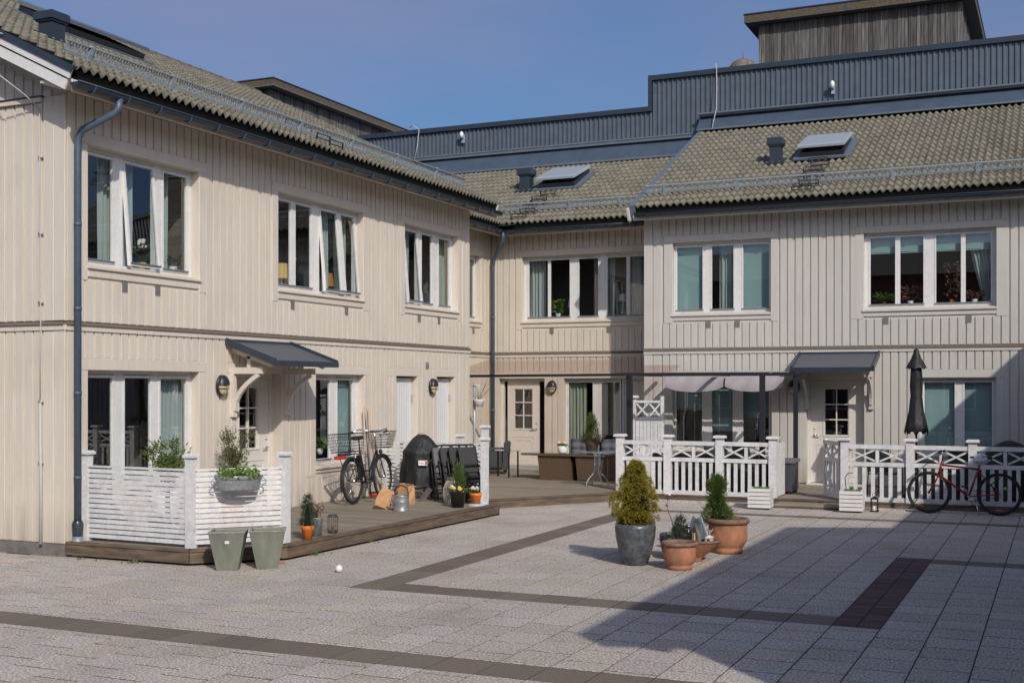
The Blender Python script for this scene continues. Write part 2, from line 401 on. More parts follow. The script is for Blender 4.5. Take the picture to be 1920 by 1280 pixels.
# ------------------------------------------------------------------ facades
def boardmesh(w, h, m, dep=.027):
    b = MB(); e = .003
    b.add([(-w/2, 0, 0), (w/2, 0, 0), (w/2, 0, h), (-w/2, 0, h), (-w/2, -dep+e, 0), (w/2, -dep+e, 0), (w/2, -dep+e, h), (-w/2, -dep+e, h),
           (-w/2+e, -dep, .008), (w/2-e, -dep, .008), (w/2-e, -dep, h-.002), (-w/2+e, -dep, h-.002)],
          [(8, 9, 10, 11), (0, 1, 5, 4), (1, 2, 6, 5), (2, 3, 7, 6), (3, 0, 4, 7), (4, 5, 9, 8), (5, 6, 10, 9), (6, 7, 11, 10), (7, 4, 8, 11)])
    return b.mesh('siding_board', m)
def siding(root, fr, u0, u1, zlo, zhi, blocks, m, pitch=.164, w=.136, top=None, stuff_from=None):
    n = int((u1-u0)/pitch); pitch = (u1-u0)/n; st = MB()
    for i in range(n):
        a = u0+i*pitch+(pitch-w)/2; b = a+w
        zt = zhi if top is None else min(top(a), top(b))-.01
        if zt-zlo < .05: continue
        zs = sorted({zlo, zt}|{z for bl in blocks for z in bl[2:] if zlo < z < zt})
        segs = []
        for z0, z1 in zip(zs, zs[1:]):
            zm = (z0+z1)/2
            for c, d in sub(a, b, [(bl[0], bl[1]) for bl in blocks if bl[2] < zm < bl[3]]):
                for sg in segs:
                    if abs(sg[3]-z0) < 1e-6 and abs(sg[0]-c) < 1e-6 and abs(sg[1]-d) < 1e-6: sg[3] = z1; break
                else: segs.append([c, d, z0, z1])
        for c, d, z0, z1 in segs:
            w_, h_ = round(d-c, 3), round(z1-z0-.004, 3)
            if h_ < .03: continue
            if stuff_from is not None and stuff_from(a):
                st.box(c, d, -.02, 0, z0+.002, z1-.002); continue
            me = shared((m, w_, h_), lambda: boardmesh(w_, h_, m))
            ob('siding_board', me, fr @ Tr((c+d)/2, 0, z0+.002), root)
    if st.v: mk('siding', st, m, fr, root, kind='stuff')
def wall(root, fr, u0, u1, z0, z1, holes, m, top=None):
    us = sorted({u0, u1}|{h[0] for h in holes}|{h[1] for h in holes}); zs = sorted({z0, z1}|{h[2] for h in holes}|{h[3] for h in holes})
    b = MB()
    for a, c in zip(us, us[1:]):
        for d, e in zip(zs, zs[1:]):
            um, zm = (a+c)/2, (d+e)/2
            if any(h[0] < um < h[1] and h[2] < zm < h[3] for h in holes): continue
            b.add([(a, 0, d), (c, 0, d), (c, 0, e), (a, 0, e), (a, .12, d), (c, .12, d), (c, .12, e), (a, .12, e)], [(0, 1, 2, 3), (7, 6, 5, 4)])
    if top: b.add([(u0, 0, z1), (u1, 0, z1), top], [(0, 1, 2)])
    for h in holes:
        a, c, d, e = h[:4]
        b.add([(a, 0, d), (c, 0, d), (c, 0, e), (a, 0, e), (a, .2, d), (c, .2, d), (c, .2, e), (a, .2, e)],
              [(0, 3, 7, 4), (2, 1, 5, 6), (3, 2, 6, 7), (1, 0, 4, 5)])
    return mk('wall', b, m, fr, root)
def room(parent, fr, a, c, z0, z1, dep=1.6, m='room', d0=.2):
    b = MB(); e = .25
    a -= e; c += e; z0 -= .15; z1 += .15
    b.add([(a, d0, z0), (c, d0, z0), (c, d0, z1), (a, d0, z1), (a, dep, z0), (c, dep, z0), (c, dep, z1), (a, dep, z1)],
          [(4, 7, 6, 5), (0, 3, 7, 4), (2, 1, 5, 6), (3, 2, 6, 7), (1, 0, 4, 5)])
    mk('room_interior', b, m, fr, parent)
def curtain(parent, fr, a, c, z0, z1, d=.30, m='curtain', amp=.03, per=.09, taper=0):
    n = max(int((c-a)/per*6), 8); b = MB(); vs = []
    for j, z in enumerate((z0, (z0+z1)/2, z1)):
        for i in range(n+1):
            t = i/n; k = 1-taper*(1-j/2)
            vs.append((c-(c-a)*(1-t)*k, d+amp*math.sin(t*(c-a)/per*2*PI)+amp*.4*math.sin(t*17+j), z))
    fs = [(j*(n+1)+i, j*(n+1)+i+1, (j+1)*(n+1)+i+1, (j+1)*(n+1)+i) for j in range(2) for i in range(n)]
    b.add(vs, fs); mk('curtain', b, m, fr, parent, smooth=True)
def blind(parent, fr, a, c, z0, z1, d=.24, m='blind'):
    b = MB(); z = z1-.03; b.box(a, c, d-.01, d+.02, z1-.03, z1)
    while z > z0+.01:
        b.add([(a, d-.008, z-.014), (c, d-.008, z-.014), (c, d+.006, z+.014), (a, d+.006, z+.014)], [(0, 1, 2, 3)]); z -= .0215
    b.box(a, c, d-.008, d+.012, z0-.012, z0+.004)
    mk('window_blind', b, m, fr, parent)
RC = .13
def window(root, fr, u0, u1, z0, z1, sashes, tr, m, trimw=.16, bottom=True, roomm='room', zp=None, wood='white', sill=True):
    """tr = outer trim rect. sashes: dict(p=[(a,b)..], tilt, inside)"""
    rg = MB(); e_ = .05; vs = [(x, y, z) for y in (RC, RC+.06) for (x, z) in ((u0, z0), (u1, z0), (u1, z1), (u0, z1), (u0+.03, z0+e_), (u1-.03, z0+e_), (u1-.03, z1-e_), (u0+.03, z1-e_))]
    rg.add(vs, [(i, (i+1) % 4, 4+(i+1) % 4, 4+i) for i in range(4)]+[(8+(i+1) % 4, 8+i, 12+i, 12+(i+1) % 4) for i in range(4)]+[(4+i, 4+(i+1) % 4, 12+(i+1) % 4, 12+i) for i in range(4)]+[((i+1) % 4, i, 8+i, 8+(i+1) % 4) for i in range(4)])
    w = mk('window', rg, wood, fr, root)
    zp0, zp1 = zp or (z0+.10, z1-.10)
    outs = [(s['p'][0][0]-.035, s['p'][-1][1]+.035) for s in sashes]
    for a, c in sub(u0, u1, outs): b = MB(); b.box(a, c, RC-.004, RC+.062, z0+.05, z1-.05); mk('mullion', b, wood, fr, w)
    # trim
    for (a, c, d, e, dd) in ((tr[0], tr[1], z1-.0, tr[3], .034), (tr[0], u0-.0, tr[2], z1, .03), (u1+.0, tr[1], tr[2], z1, .03)):
        b = MB(); T = Matrix(((1, 0, 0, 0), (0, 0, -1, 0), (0, 1, 0, 0), (0, 0, 0, 1)))
        b.bbox(a, c, d, e, 0, dd, .005, T); mk('window_trim', b, m, fr, w)
    if bottom:
        T = Matrix(((1, 0, 0, 0), (0, 0, -1, 0), (0, 1, 0, 0), (0, 0, 0, 1)))
        b = MB(); b.bbox(u0+.002, u1-.002, tr[2]+.05, z0-.055, 0, .028, .005, T); mk('window_trim', b, m, fr, w)
        b = MB(); b.add([(u0-.02, -.06, z0-.06), (u1+.02, -.06, z0-.06), (u1+.02, RC, z0+.004), (u0-.02, RC, z0+.004),
                         (u0-.02, -.06, z0-.035), (u1+.02, -.06, z0-.035), (u1+.02, RC, z0+.024), (u0-.02, RC, z0+.024)],
                        [(0, 3, 2, 1), (4, 5, 6, 7), (0, 1, 5, 4), (1, 2, 6, 5), (2, 3, 7, 6), (3, 0, 4, 7)])
        mk('window_sill', b, m, fr, w)
    for s, (oa, oc) in zip(sashes, outs):
        t = s.get('tilt', 0); ps = s['p']
        P = fr @ Tr(0, RC-.012, z1-.06) @ Rx(rad(-t)) if t else fr @ Tr(0, RC-.012, z1-.06)
        za, zb = z0+.052-(z1-.06), -.0
        pa, pb = zp0-(z1-.06), zp1-(z1-.06)
        b = MB()
        b.box(oa+.002, oc-.002, 0, .05, za, pa); b.box(oa+.002, oc-.002, 0, .05, pb, zb)
        for c, d in sub(oa+.002, oc-.002, ps): b.box(c, d, 0.0, .05, pa, pb)
        mk('window_sash', b, wood, P, w)
        for a, c in ps:
            b = MB(); b.add([(a, .024, pa), (c, .024, pa), (c, .024, pb), (a, .024, pb)], [(0, 1, 2, 3)])
            mk('window_pane', b, 'glass', P, w)
        b = MB(); b.box(oa+.01, oc-.01, -.02, -.001, pa-.022, pa-.004); mk('drip_rail', b, 'slate_light', P, w)
        for i in s.get('in', []):
            k = i[0]
            if k == 'c': curtain(w, fr, i[1], i[2], z0+.02, z1, m=i[3] if len(i) > 3 else 'curtain', d=i[4] if len(i) > 4 else .34, taper=i[5] if len(i) > 5 else 0)
            if k == 'b': blind(w, fr, i[1], i[2], i[3], zp1+.04)
    room(w, fr, u0, u1, z0, z1, m=roomm)
    return w
FT = Matrix(((1, 0, 0, 0), (0, 0, -1, 0), (0, 1, 0, 0), (0, 0, 0, 1)))   # draw in (u,z), extrude outwards
def plank(root, fr, a, c, z0, z1, d, m, name='trim_board', parent=None, e=.005):
    b = MB(); b.bbox(a, c, z0, z1, 0, d, e, FT); return mk(name, b, m, fr, parent or root)
def band(root, fr, a, c, m, z=3.0):
    b = MB(); b.box(a, c, -.045, 0, z-.055, z+.012); b.add([(a, 0, z+.05), (c, 0, z+.05), (c, -.05, z+.014), (a, -.05, z+.014)], [(0, 1, 2, 3)])
    mk('band_board', b, m, fr, root)
    b = MB(); b.add([(a, -.001, z+.065), (c, -.001, z+.065), (c, -.062, z+.030), (a, -.062, z+.030), (c, -.062, z+.012), (a, -.062, z+.012)], [(3, 2, 1, 0), (5, 4, 2, 3)])
    mk('band_flashing', b, 'band_brown', fr, root)
def vent(root, fr, u, z=3.58):
    b = MB(); b.box(u-.055, u+.055, -.03, -.021, z-.075, z+.075)
    for k in range(8): b.box(u-.048, u+.048, -.034, -.03, z-.066+k*.018, z-.057+k*.018)
    mk('vent_grille', b, 'vent_grey', fr, root)
def lamp(Mx, label, tone):
    t = thing('wall_lamp', label, 'wall lamp', Mx, 'oval bulkhead lamps on the house walls')
    b = MB(); b.ell((0, 0, 0), .125, .05, .165, 20, 10); mk('lamp_base', b, 'black_metal', Mx, t, True)
    b = MB(); b.ell((0, -.035, -.005), .105, .065, .14, 20, 10)
    b.f = [f for f in b.f if sum(b.v[i][2] for i in f)/4 < .0]; b.mi = [0]*len(b.f)
    mk('lamp_glass', b, 'lamp_glass', Mx, t, True)
    b = MB(); b.ell((0, -.035, 0), .120, .085, .16, 20, 10)
    b.f = [f for f in b.f if sum(b.v[i][2] for i in f)/4 > .0]; b.mi = [0]*len(b.f)
    b.tube([(.115*math.cos(a), -.035-.078*abs(math.sin(a)), -.045) for a in [PI+PI*k/10 for k in range(11)]], .006, 6)
    mk('lamp_hood', b, 'black_metal', Mx, t, True)
def storage_door(root, fr, u0, u1, z0, z1, m):
    T = .10; b = MB(); n = 9
    for k in range(n): b.bbox(u0+.02+(u1-u0-.04)*k/n, u0+.02+(u1-u0-.04)*(k+1)/n, z0, z1-.03, -T-.04, -T, .006, FT)
    d = mk('storage_door', b, 'store_white', fr, root)
    b = MB(); b.box(u0+.06, u0+.10, .07, .098, 1.28, 1.31); b.box(u0+.07, u0+.09, .07, .098, 1.22, 1.25); mk('lock', b, 'black_metal', fr, d)
    b = MB(); b.box(u1-.05, u1-.02, .08, .098, 1.9, 2.05); mk('hinge', b, 'galv', fr, d)
    for (a, c, z, e) in ((u0-.17, u1+.17, z1, z1+.16), (u0-.15, u0, z0, z1), (u1, u1+.15, z0, z1)): plank(root, fr, a, c, z, e, .03, m, 'door_trim', d)
def entry_door(root, fr, u0, u1, z0, z1, m, rec=.2, handle=1, leaf=None, ajar=0, doorm='door_white'):
    """u0..u1 opening"""
    b = MB(); b.box(u0, u0+.07, rec-.03, rec+.06, z0, z1); b.box(u1-.07, u1, rec-.03, rec+.06, z0, z1); b.box(u0+.07, u1-.07, rec-.03, rec+.06, z1-.07, z1)
    b.box(u0, u1, -.02, rec+.06, z0-.04, z0-.001)
    d = mk('entrance_door', b, doorm, fr, root)
    for (a, c, z, e) in ((u0-.17, u1+.17, z1, z1+.16), (u0-.14, u0, z0, z1), (u1, u1+.14, z0, z1)): plank(root, fr, a, c, z, e, .03, m, 'door_trim', d)
    a, c = leaf or (u0+.07, u1-.07)
    P = fr @ Tr(a, rec, 0) @ Rz(rad(ajar)); w = c-a; b = MB()
    g0, g1, h0, h1 = w/2-.24, w/2+.24, z0+1.03, z0+2.0
    zt = z1-.075
    b.box(0, g0, 0, .05, z0+.01, zt); b.box(g1, w, 0, .05, z0+.01, zt); b.box(g0, g1, 0, .05, z0+.01, h0); b.box(g0, g1, 0, .05, h1, zt)
    b.box(g0+.23, g0+.25, .0, .05, h0, h1)
    for k in (1, 2): b.box(g0, g1, .001, .049, h0+(h1-h0)*k/3-.012, h0+(h1-h0)*k/3+.012)
    # raised mouldings
    def mold(pts, t=.012):
        for p, q in zip(pts, pts[1:]+pts[:1]): b.beam((p[0], -.004, p[1]), (q[0], -.004, q[1]), .012, t, (0, 1, 0))
    mold([(g0-.03, h0-.03), (g1+.03, h0-.03), (g1+.03, h1+.03), (g0-.03, h1+.03)], .02)
    mold([(.13, z0+.16), (w-.13, z0+.16), (w-.13, z0+.82), (.13, z0+.82)])
    mold([(.24, z0+.24), (w-.24, z0+.24), (w-.18, z0+.32), (w-.18, z0+.66), (w-.24, z0+.74), (.24, z0+.74), (.18, z0+.66), (.18, z0+.32)])
    ar = [(.13+(w-.26)*k/12, zt-.2+.12*math.sin(PI*k/12)) for k in range(13)]
    for p, q in zip(ar, ar[1:]): b.beam((p[0], -.004, p[1]), (q[0], -.004, q[1]), .012, .012, (0, 1, 0))
    lf = mk('door_leaf', b, doorm, P, d)
    for i in range(2):
        for k in range(3):
            b = MB(); A = g0+.0+i*.25; z = h0+(h1-h0)*k/3+.012
            b.add([(A, .03, z), (A+.23, .03, z), (A+.23, .03, z+(h1-h0)/3-.024), (A, .03, z+(h1-h0)/3-.024)], [(0, 1, 2, 3)])
            mk('door_pane', b, 'glass', P, d)
    hx = w-.07 if handle > 0 else .07; s = -1 if handle > 0 else 1
    b = MB(); b.tube([(hx, 0, z0+1.02), (hx, -.05, z0+1.02), (hx+s*.13, -.055, z0+1.01)], .011, 8); b.ell((hx, -.004, z0+1.02), .03, .012, .03); b.ell((hx, -.004, z0+1.16), .025, .014, .025)
    mk('door_handle', b, 'steel', P, d, True)
    room(d, fr, u0, u1, z0, z1, d0=rec+.07)
def canopy(root, fr, u0, u1, m):
    """sloping metal door canopy"""
    b = MB(); zt, zf, o = 2.93, 2.60, .95
    b.add([(u0, -.0, zt), (u1, -.0, zt), (u1, -o, zf), (u0, -o, zf), (u0, -.0, zt-.05), (u1, -.0, zt-.05), (u1, -o, zf-.05), (u0, -o, zf-.05)],
          [(3, 2, 1, 0), (4, 5, 6, 7), (0, 4, 7, 3), (1, 2, 6, 5), (2, 3, 7, 6)])
    c = mk('door_canopy', b, 'membrane', fr, root)
    b = MB(); b.box(u0-.03, u1+.03, -o-.02, -o+.02, zf-.075, zf+.012); b.box(u0, u1, -.06, 0, zt-.04, zt+.02)
    for u in (u0, u1): b.beam((u, -.02, zt-.01), (u, -o, zf-.01), .035, .11)
    mk('canopy_edging', b, 'slate_metal', fr, c)
    for u in (u0+.16, u1-.16):
        s = 1 if u < (u0+u1)/2 else -1; b = MB()
        b.beam((u, -.02, 2.46), (u, -.62, 2.46), .07, .10)                       # arm
        b.beam((u, -.05, 1.78), (u, -.05, 2.42), .08, .07, (0, 1, 0))            # upright
        pts = [(u, -.08-.46*(t/6)**1.6, 1.84+.56*(t/6)**.75) for t in range(7)]
        for p, q in zip(pts, pts[1:]): b.beam(p, q, .06, .07)
        b.beam((u, -.0, 2.80), (u, -.80, 2.535), .06, .07); b.beam((u, -.36, 2.51), (u, -.36, 2.68), .06, .06, (0, 1, 0))
        b.box(u-.05, u+.05, -.09, 0, 1.74, 1.79)
        mk('canopy_bracket', b, m, fr, c)
    b = MB()
    for k in range(6):
        t0, t1 = .02+k*.15, .02+k*.15+.142
        f = lambda t: zt-.052-(zt-zf)*t/o
        b.add([(u0+.02, -t0, f(t0)), (u1-.02, -t0, f(t0)), (u1-.02, -t1, f(t1)), (u0+.02, -t1, f(t1)), (u0+.02, -t0, f(t0)-.015), (u1-.02, -t0, f(t0)-.015), (u1-.02, -t1, f(t1)-.015), (u0+.02, -t1, f(t1)-.015)],
              [(0, 1, 2, 3), (7, 6, 5, 4), (0, 4, 5, 1), (3, 2, 6, 7)])
    mk('canopy_soffit', b, m, fr, c)

# ------------------------------------------------------------------ roofs
PITCH = math.atan(.48)
def tilemesh():
    b = MB(); n = 12; W = .30; vs = []
    for y, zo in ((-.02, .072), (.345, .030)):
        for i in range(n+1):
            x = W*i/n; w = math.cos(2*PI*i/6)
            z = .031*w
            vs.append((x, y+(.006*w if y < 0 else 0), zo+z))
    m = n+1
    vs += [(v[0], v[1]+.01, v[2]-.042) for v in vs[:m]]
    fs = [(i, i+1, m+i+1, m+i) for i in range(n)]+[(2*m+i, 2*m+i+1, i+1, i) for i in range(n)]
    b.add(vs, fs); return b
TB = tilemesh(); TM = TB.mesh('roof_tile', 'tile', True)
def tiles(root, fr, nc, nr, skip=None, limit=290):
    cand = []
    for c in range(nc):
        for r in range(nr):
            x, y = c*.30, r*.335
            if skip and skip(x+.15, y+.17): continue
            w = fr @ Vector((x+.15, y+.17, 0)); d = camd(w.x, w.y); p = px(w.x, w.y, w.z)
            v = -30 < p[0] < 1950 and -30 < p[1]
            cand.append((0 if v else 1, d, x, y))
    cand.sort(); st = MB()
    for k, (v, d, x, y) in enumerate(cand):
        T = fr @ Tr(x, y, rs.uniform(-.002, .003)) @ Rz(rs.gauss(0, .004)) @ Rx(rs.gauss(0, .003))
        if k < limit and v == 0: ob('roof_tile', TM, T, root)
        else:
            L_ = fr.inverted() @ T
            st.add(TB.v, TB.f, L_)
    mk('roof_tiles', st, 'tile', fr, root, True, kind='stuff')
def snowguard(root, fr, x0, x1, y=.78, post=1.65, h=.20):
    b = MB()
    for z in (h, .07, .045): b.box(x0, x1, y-.008, y+.008, z+.06-.008, z+.06+.008)
    b.box(x0, x1, y-.025, y+.025, h+.06, h+.076)
    x = x0
    while x < x1: b.box(x, x+.018, y-.004, y+.004, .12, h+.06); x += .056
    g = mk('snow_guard', b, 'galv', fr, root)
    x = x0+.45
    while x < x1:
        b = MB(); b.box(x-.035, x+.035, y-.022, y+.022, .03, h+.09); b.beam((x, y, .09), (x, y+.38, .04), .03, .01); mk('guard_post', b, 'galv', fr, g); x += post
def gutter(root, fr, x0, x1, z, out, m='slate_metal'):
    """facade frame, half round"""
    b = MB(); n = 8; r = .065; vs = []
    for x in (x0, x1):
        for k in range(n+1):
            a = PI+PI*k/n; vs.append((x, -out+r*math.cos(a), z+r*math.sin(a)))
        vs += [(x, -out+r+.008, z+.012), (x, -out-r-.008, z+.012)]
    q = n+3
    fs = [(k, k+1, q+k+1, q+k) for k in range(n)]+[(n, n+1, q+n+1, q+n), (n+2, 0, q, q+n+2)]
    b.add(vs, fs); b.add(vs[:n+1], [tuple(range(n+1))]); b.add(vs[q:q+n+1], [tuple(range(n+1))])
    b.tube([(x0, -out-r-.004, z+.008), (x1, -out-r-.004, z+.008)], .011, 6)
    gt = mk('gutter', b, m, fr, root, True)
    x = x0+.3
    while x < x1:
        b = MB(); pts = [(x, -out+(r+.006)*math.cos(PI+PI*k/8), z+(r+.006)*math.sin(PI+PI*k/8)) for k in range(9)]
        for p, s in zip(pts, pts[1:]): b.beam(p, s, .03, .006, (1, 0, 0))
        mk('gutter_bracket', b, 'flash', fr, gt); x += .62
EAVE_OUT, EAVE_Z = .55, 6.17
def eaves(root, fr, u0, u1, m):
    plank(root, fr @ Tr(0, -EAVE_OUT+.04, 0), u0, u1, 5.90, 6.06, .022, m, 'fascia_board')
    b = MB(); b.box(u0, u1, -EAVE_OUT+.045, .0, 6.055, 6.085); mk('soffit', b, m, fr, root)
    b = MB(); b.add([(u0, -EAVE_OUT+.03, 6.0), (u1, -EAVE_OUT+.03, 6.0), (u1, -EAVE_OUT+.02, 6.19), (u0, -EAVE_OUT+.02, 6.19)], [(0, 1, 2, 3)]); mk('eaves_shade_strip', b, 'underlay_shade', fr, root)  # black strip puts the shade of the gap under the tiles into its colour
def vent_hood(root, fr, x, y, w=.36, h=.62):
    """fr roof frame. hood stands vertical"""
    P = fr @ Tr(x, y, 0) @ Rx(-PITCH)
    b = MB(); b.box(-w*.36, w*.36, -w*.36, w*.36, -.15, h*.75); b.add([(-w*.36, -w*.4, -.2), (w*.36, -w*.4, -.2), (w*.5, -w*.6, -.25), (-w*.5, -w*.6, -.25)], [(0, 1, 2, 3)])
    v = mk('roof_vent', b, 'slate_metal', P, root)
    b = MB(); b.bbox(-w*.5, w*.5, -w*.5, w*.5, h*.72, h, .02); b.box(-w*.44, w*.44, -w*.44, w*.44, h*.66, h*.72); mk('vent_cap', b, 'slate_metal', P, v)
    b = MB(); b.box(-w*.6, w*.6, -w*.55, w*.55, .035, .09); mk('vent_flashing', b, 'slate_metal', fr @ Tr(x, y, 0), v)
def skylight(root, fr, x, y, w=1.05, l=1.2, open_=5, lid='sky_light'):
    b = MB(); b.box(x-.14, x+w+.14, y-.12, y+l+.12, .06, .10); s = mk('skylight', b, 'slate_light', fr, root)
    b = MB(); b.box(x, x+.07, y, y+l, .1, .20); b.box(x+w-.07, x+w, y, y+l, .1, .20); b.box(x+.07, x+w-.07, y, y+.07, .1, .20); b.box(x+.07, x+w-.07, y+l-.07, y+l, .1, .20)
    mk('skylight_kerb', b, 'black_metal', fr, s)
    P = fr @ Tr(x, y+l, .21) @ Rx(rad(-open_))
    b = MB(); b.bbox(-.03, w+.03, -l-.03, .03, 0, .07, .015); mk('skylight_lid', b, lid, P, s)
def roof_ladder(root, fr, x, y0, n):
    b = MB()
    for k in range(n):
        y = y0+k*.36; xx = x+(.05 if k % 2 else -.05)
        for s in (-.2, .2):
            b.beam((xx+s, y, .07), (xx+s, y+.04, .20), .018, .022)
        b.beam((xx-.2, y+.02, .12), (xx+.2, y+.02, .12), .018, .018); b.beam((xx-.2, y+.04, .19), (xx+.2, y+.04, .19), .016, .016)
    mk('roof_steps', b, 'black_metal', fr, root)
def rooffr(x, y, rz): return Tr(x, y, EAVE_Z) @ Rz(rz) @ Rx(PITCH)

# ================================================================== LEFT HOUSE
XL = -11.81
house = thing('row_house', 'long pinkish cream board-clad house on the left with its gable end towards the viewer', 'house', Tr(XL, 12.02))
FL = Tr(XL, 12.02) @ Rz(PI/2); c_ = 12.02
W1 = dict(u=(.38, 2.67), t=(.21, 2.84, 3.62, 5.58)); 
holes = [(.38, 2.67, 3.84, 5.43), (4.69, 7.38, 3.84, 5.43), (8.94, 11.26, 3.84, 5.43), (.38, 2.67, .84, 2.43), (5.80, 7.42, .84, 2.42),
         (3.58, 4.80, .19, 2.42), (8.60, 9.46, .19, 2.42), (10.28, 11.10, .19, 2.42)]
wall(house, FL, 0, 11.8, 0, 6.08, holes, 'cream')
bl = [(.21, 2.84, 3.62, 5.58), (4.52, 7.54, 3.62, 5.58), (8.77, 11.43, 3.62, 5.56), (.21, 2.84, .66, 2.59), (5.63, 7.58, .66, 2.58),
      (3.44, 4.94, .0, 2.42), (3.41, 4.97, 2.42, 2.58), (8.45, 9.61, 0, 2.42), (8.43, 9.63, 2.42, 2.58), (10.13, 11.25, 0, 2.42), (10.11, 11.27, 2.42, 2.58)]
siding(house, FL, .0, 11.64, .17, 2.944, bl, 'cream')
siding(house, FL, .0, 11.64, 3.07, 6.05, bl, 'cream')
band(house, FL, -.03, 11.83, 'cream')
plank(house, FL, 11.65, 11.82, .17, 2.94, .026, 'cream', 'corner_board'); plank(house, FL, 11.65, 11.82, 3.07, 6.05, .026, 'cream', 'corner_board')
up = lambda fr, u0, u1, sh, tr, **k: window(house, fr, u0, u1, 3.84, 5.43, sh, tr, 'cream', **k)
up(FL, .38, 2.67, [dict(p=[(.51, 1.0)], **{'in': [('c', .95, 1.4)]}), dict(p=[(1.24, 1.81)], tilt=5, **{'in': [('c', 1.35, 1.62)]}), dict(p=[(2.05, 2.56)], **{'in': [('c', 2.02, 2.4)]})], bl[0])
up(FL, 4.69, 7.38, [dict(p=[(4.86, 5.26), (5.40, 5.88)]), dict(p=[(6.17, 6.68), (6.83, 7.27)], tilt=5, **{'in': [('c', 6.95, 7.3, 'curtain_green'), ('c', 6.55, 6.7)]})], bl[1])
up(FL, 8.94, 11.26, [dict(p=[(9.17, 9.68)], tilt=5, **{'in': [('c', 9.45, 9.75)]}), dict(p=[(9.90, 10.34)]), dict(p=[(10.65, 11.14)], **{'in': [('c', 11.02, 11.4, 'curtain_green')]})], bl[2])
lo = lambda fr, u0, u1, sh, tr, **k: window(house, fr, u0, u1, .84, 2.43, sh, tr, 'cream', **k)
lo(FL, .38, 2.67, [dict(p=[(.51, 1.0)]), dict(p=[(1.24, 1.77)]), dict(p=[(1.98, 2.55)], **{'in': [('c', 1.95, 2.9, 'curtain', .3)]})], bl[3])
lo(FL, 5.80, 7.42, [dict(p=[(5.98, 6.47)]), dict(p=[(6.72, 7.25)], **{'in': [('b', 6.7, 7.28, 1.0)]})], bl[4])
entry_door(house, FL, 3.58, 4.80, .19, 2.42, 'cream', rec=.2, handle=1)
storage_door(house, FL, 8.60, 9.46, .19, 2.42, 'cream'); storage_door(house, FL, 10.28, 11.10, .19, 2.42, 'cream')
canopy(house, FL, 3.30, 5.02, 'cream')
for u in (1.08, 1.75, 5.10, 6.79, 9.53, 10.38): vent(house, FL, u)
b = MB(); b.ell((9.87, -.02, 2.64), .085, .02, .085, 16, 6); mk('round_vent', b, 'vent_grey', FL, house, True)
eaves(house, FL, -.42, 12.13, 'cream')
b = MB(); b.box(-.02, 11.8, -.015, 0, 0, .165); mk('plinth', b, 'plinth', FL, house)
# gable end (south)
FG = Tr(-23.39, 12.02); WG = 11.58; zr = 6.08+.48*5.79
wall(house, FG, 0, WG, 0, 6.08, [], 'cream', top=(5.79, 0, zr))
gtop = lambda u: 6.0+.48*(5.79-abs(u-5.79))
far = lambda a: a < 9.6
siding(house, FG, 0, WG-.36, .17, 2.944, [], 'cream', stuff_from=far)
siding(house, FG, 0, WG-.36, 3.07, 5.93, [], 'cream', stuff_from=far)
siding(house, FG, 0, WG-.2, 6.0, 9, [], 'cream', top=gtop, stuff_from=far)
band(house, FG, 0, WG+.03, 'cream')
for z0, z1 in ((.17, 2.94), (3.07, 6.0)): plank(house, FG, WG-.35, WG-.175, z0, z1, .026, 'cream', 'corner_board'); plank(house, FG, WG-.17, WG+.026, z0, z1, .03, 'cream', 'corner_board')
b = MB(); b.box(0, WG-.36, -.07, 0, 5.935, 5.995); mk('ledge_board', b, 'cream', FG, house)
b = MB(); b.box(0, WG-.33, -.085, 0, 5.996, 6.012); mk('ledge_flashing', b, 'slate_metal', FG, house)
b = MB(); b.box(0, WG+.0, -.015, 0, 0, .165); mk('plinth', b, 'plinth', FG, house)
# far end and recessed link walls of the neighbouring house come later; closing walls
b = MB(); b.add([(XL, 23.82, 0), (XL-1.25, 23.82, 0), (XL-1.25, 23.82, 6.08), (XL, 23.82, 6.08)], [(0, 1, 2, 3)])
b.add([(-23.39, 12.02, 0), (-23.39, 23.82, 0), (-23.39, 23.82, 6.08), (-23.39, 12.02, 6.08)], [(0, 1, 2, 3)])
b.add([(-23.39, 23.82, 0), (XL, 23.82, 0), (XL, 23.82, 6.08), (-17.6, 23.82, zr), (-23.39, 23.82, 6.08)], [(0, 1, 2, 3, 4)]); mk('rear_wall', b, 'cream', Matrix.Identity(4), house)
# roof
RL = rooffr(XL+EAVE_OUT, 11.55, PI/2); SL = (5.79+EAVE_OUT)/math.cos(PITCH)
b = MB(); b.box(0, 12.6, .0, SL, -.05, -.005)
mk('roof_deck', b, 'underlay_shade', RL, house)
b = MB(); b.box(-12.6, 0, 0, SL, -.05, -.005); mk('roof_deck', b, 'tile', Tr(-23.39-EAVE_OUT, 11.55, EAVE_Z) @ Rz(-PI/2) @ Rx(PITCH), house)
tiles(house, RL, 42, 21, skip=lambda x, y: 3.5 < x < 5.5 and 4.1 < y < 5.1)
b = MB()
for i in range(34): 
    mk('ridge_tile', (lambda b: b.lathe([(.13, 0), (.12, .39)], 12))(MB()), 'ridge', RL @ Tr(.0+i*.37, SL+.01, .0) @ Rx(-PITCH) @ Ry(PI/2), house, True) if i < 34 else None
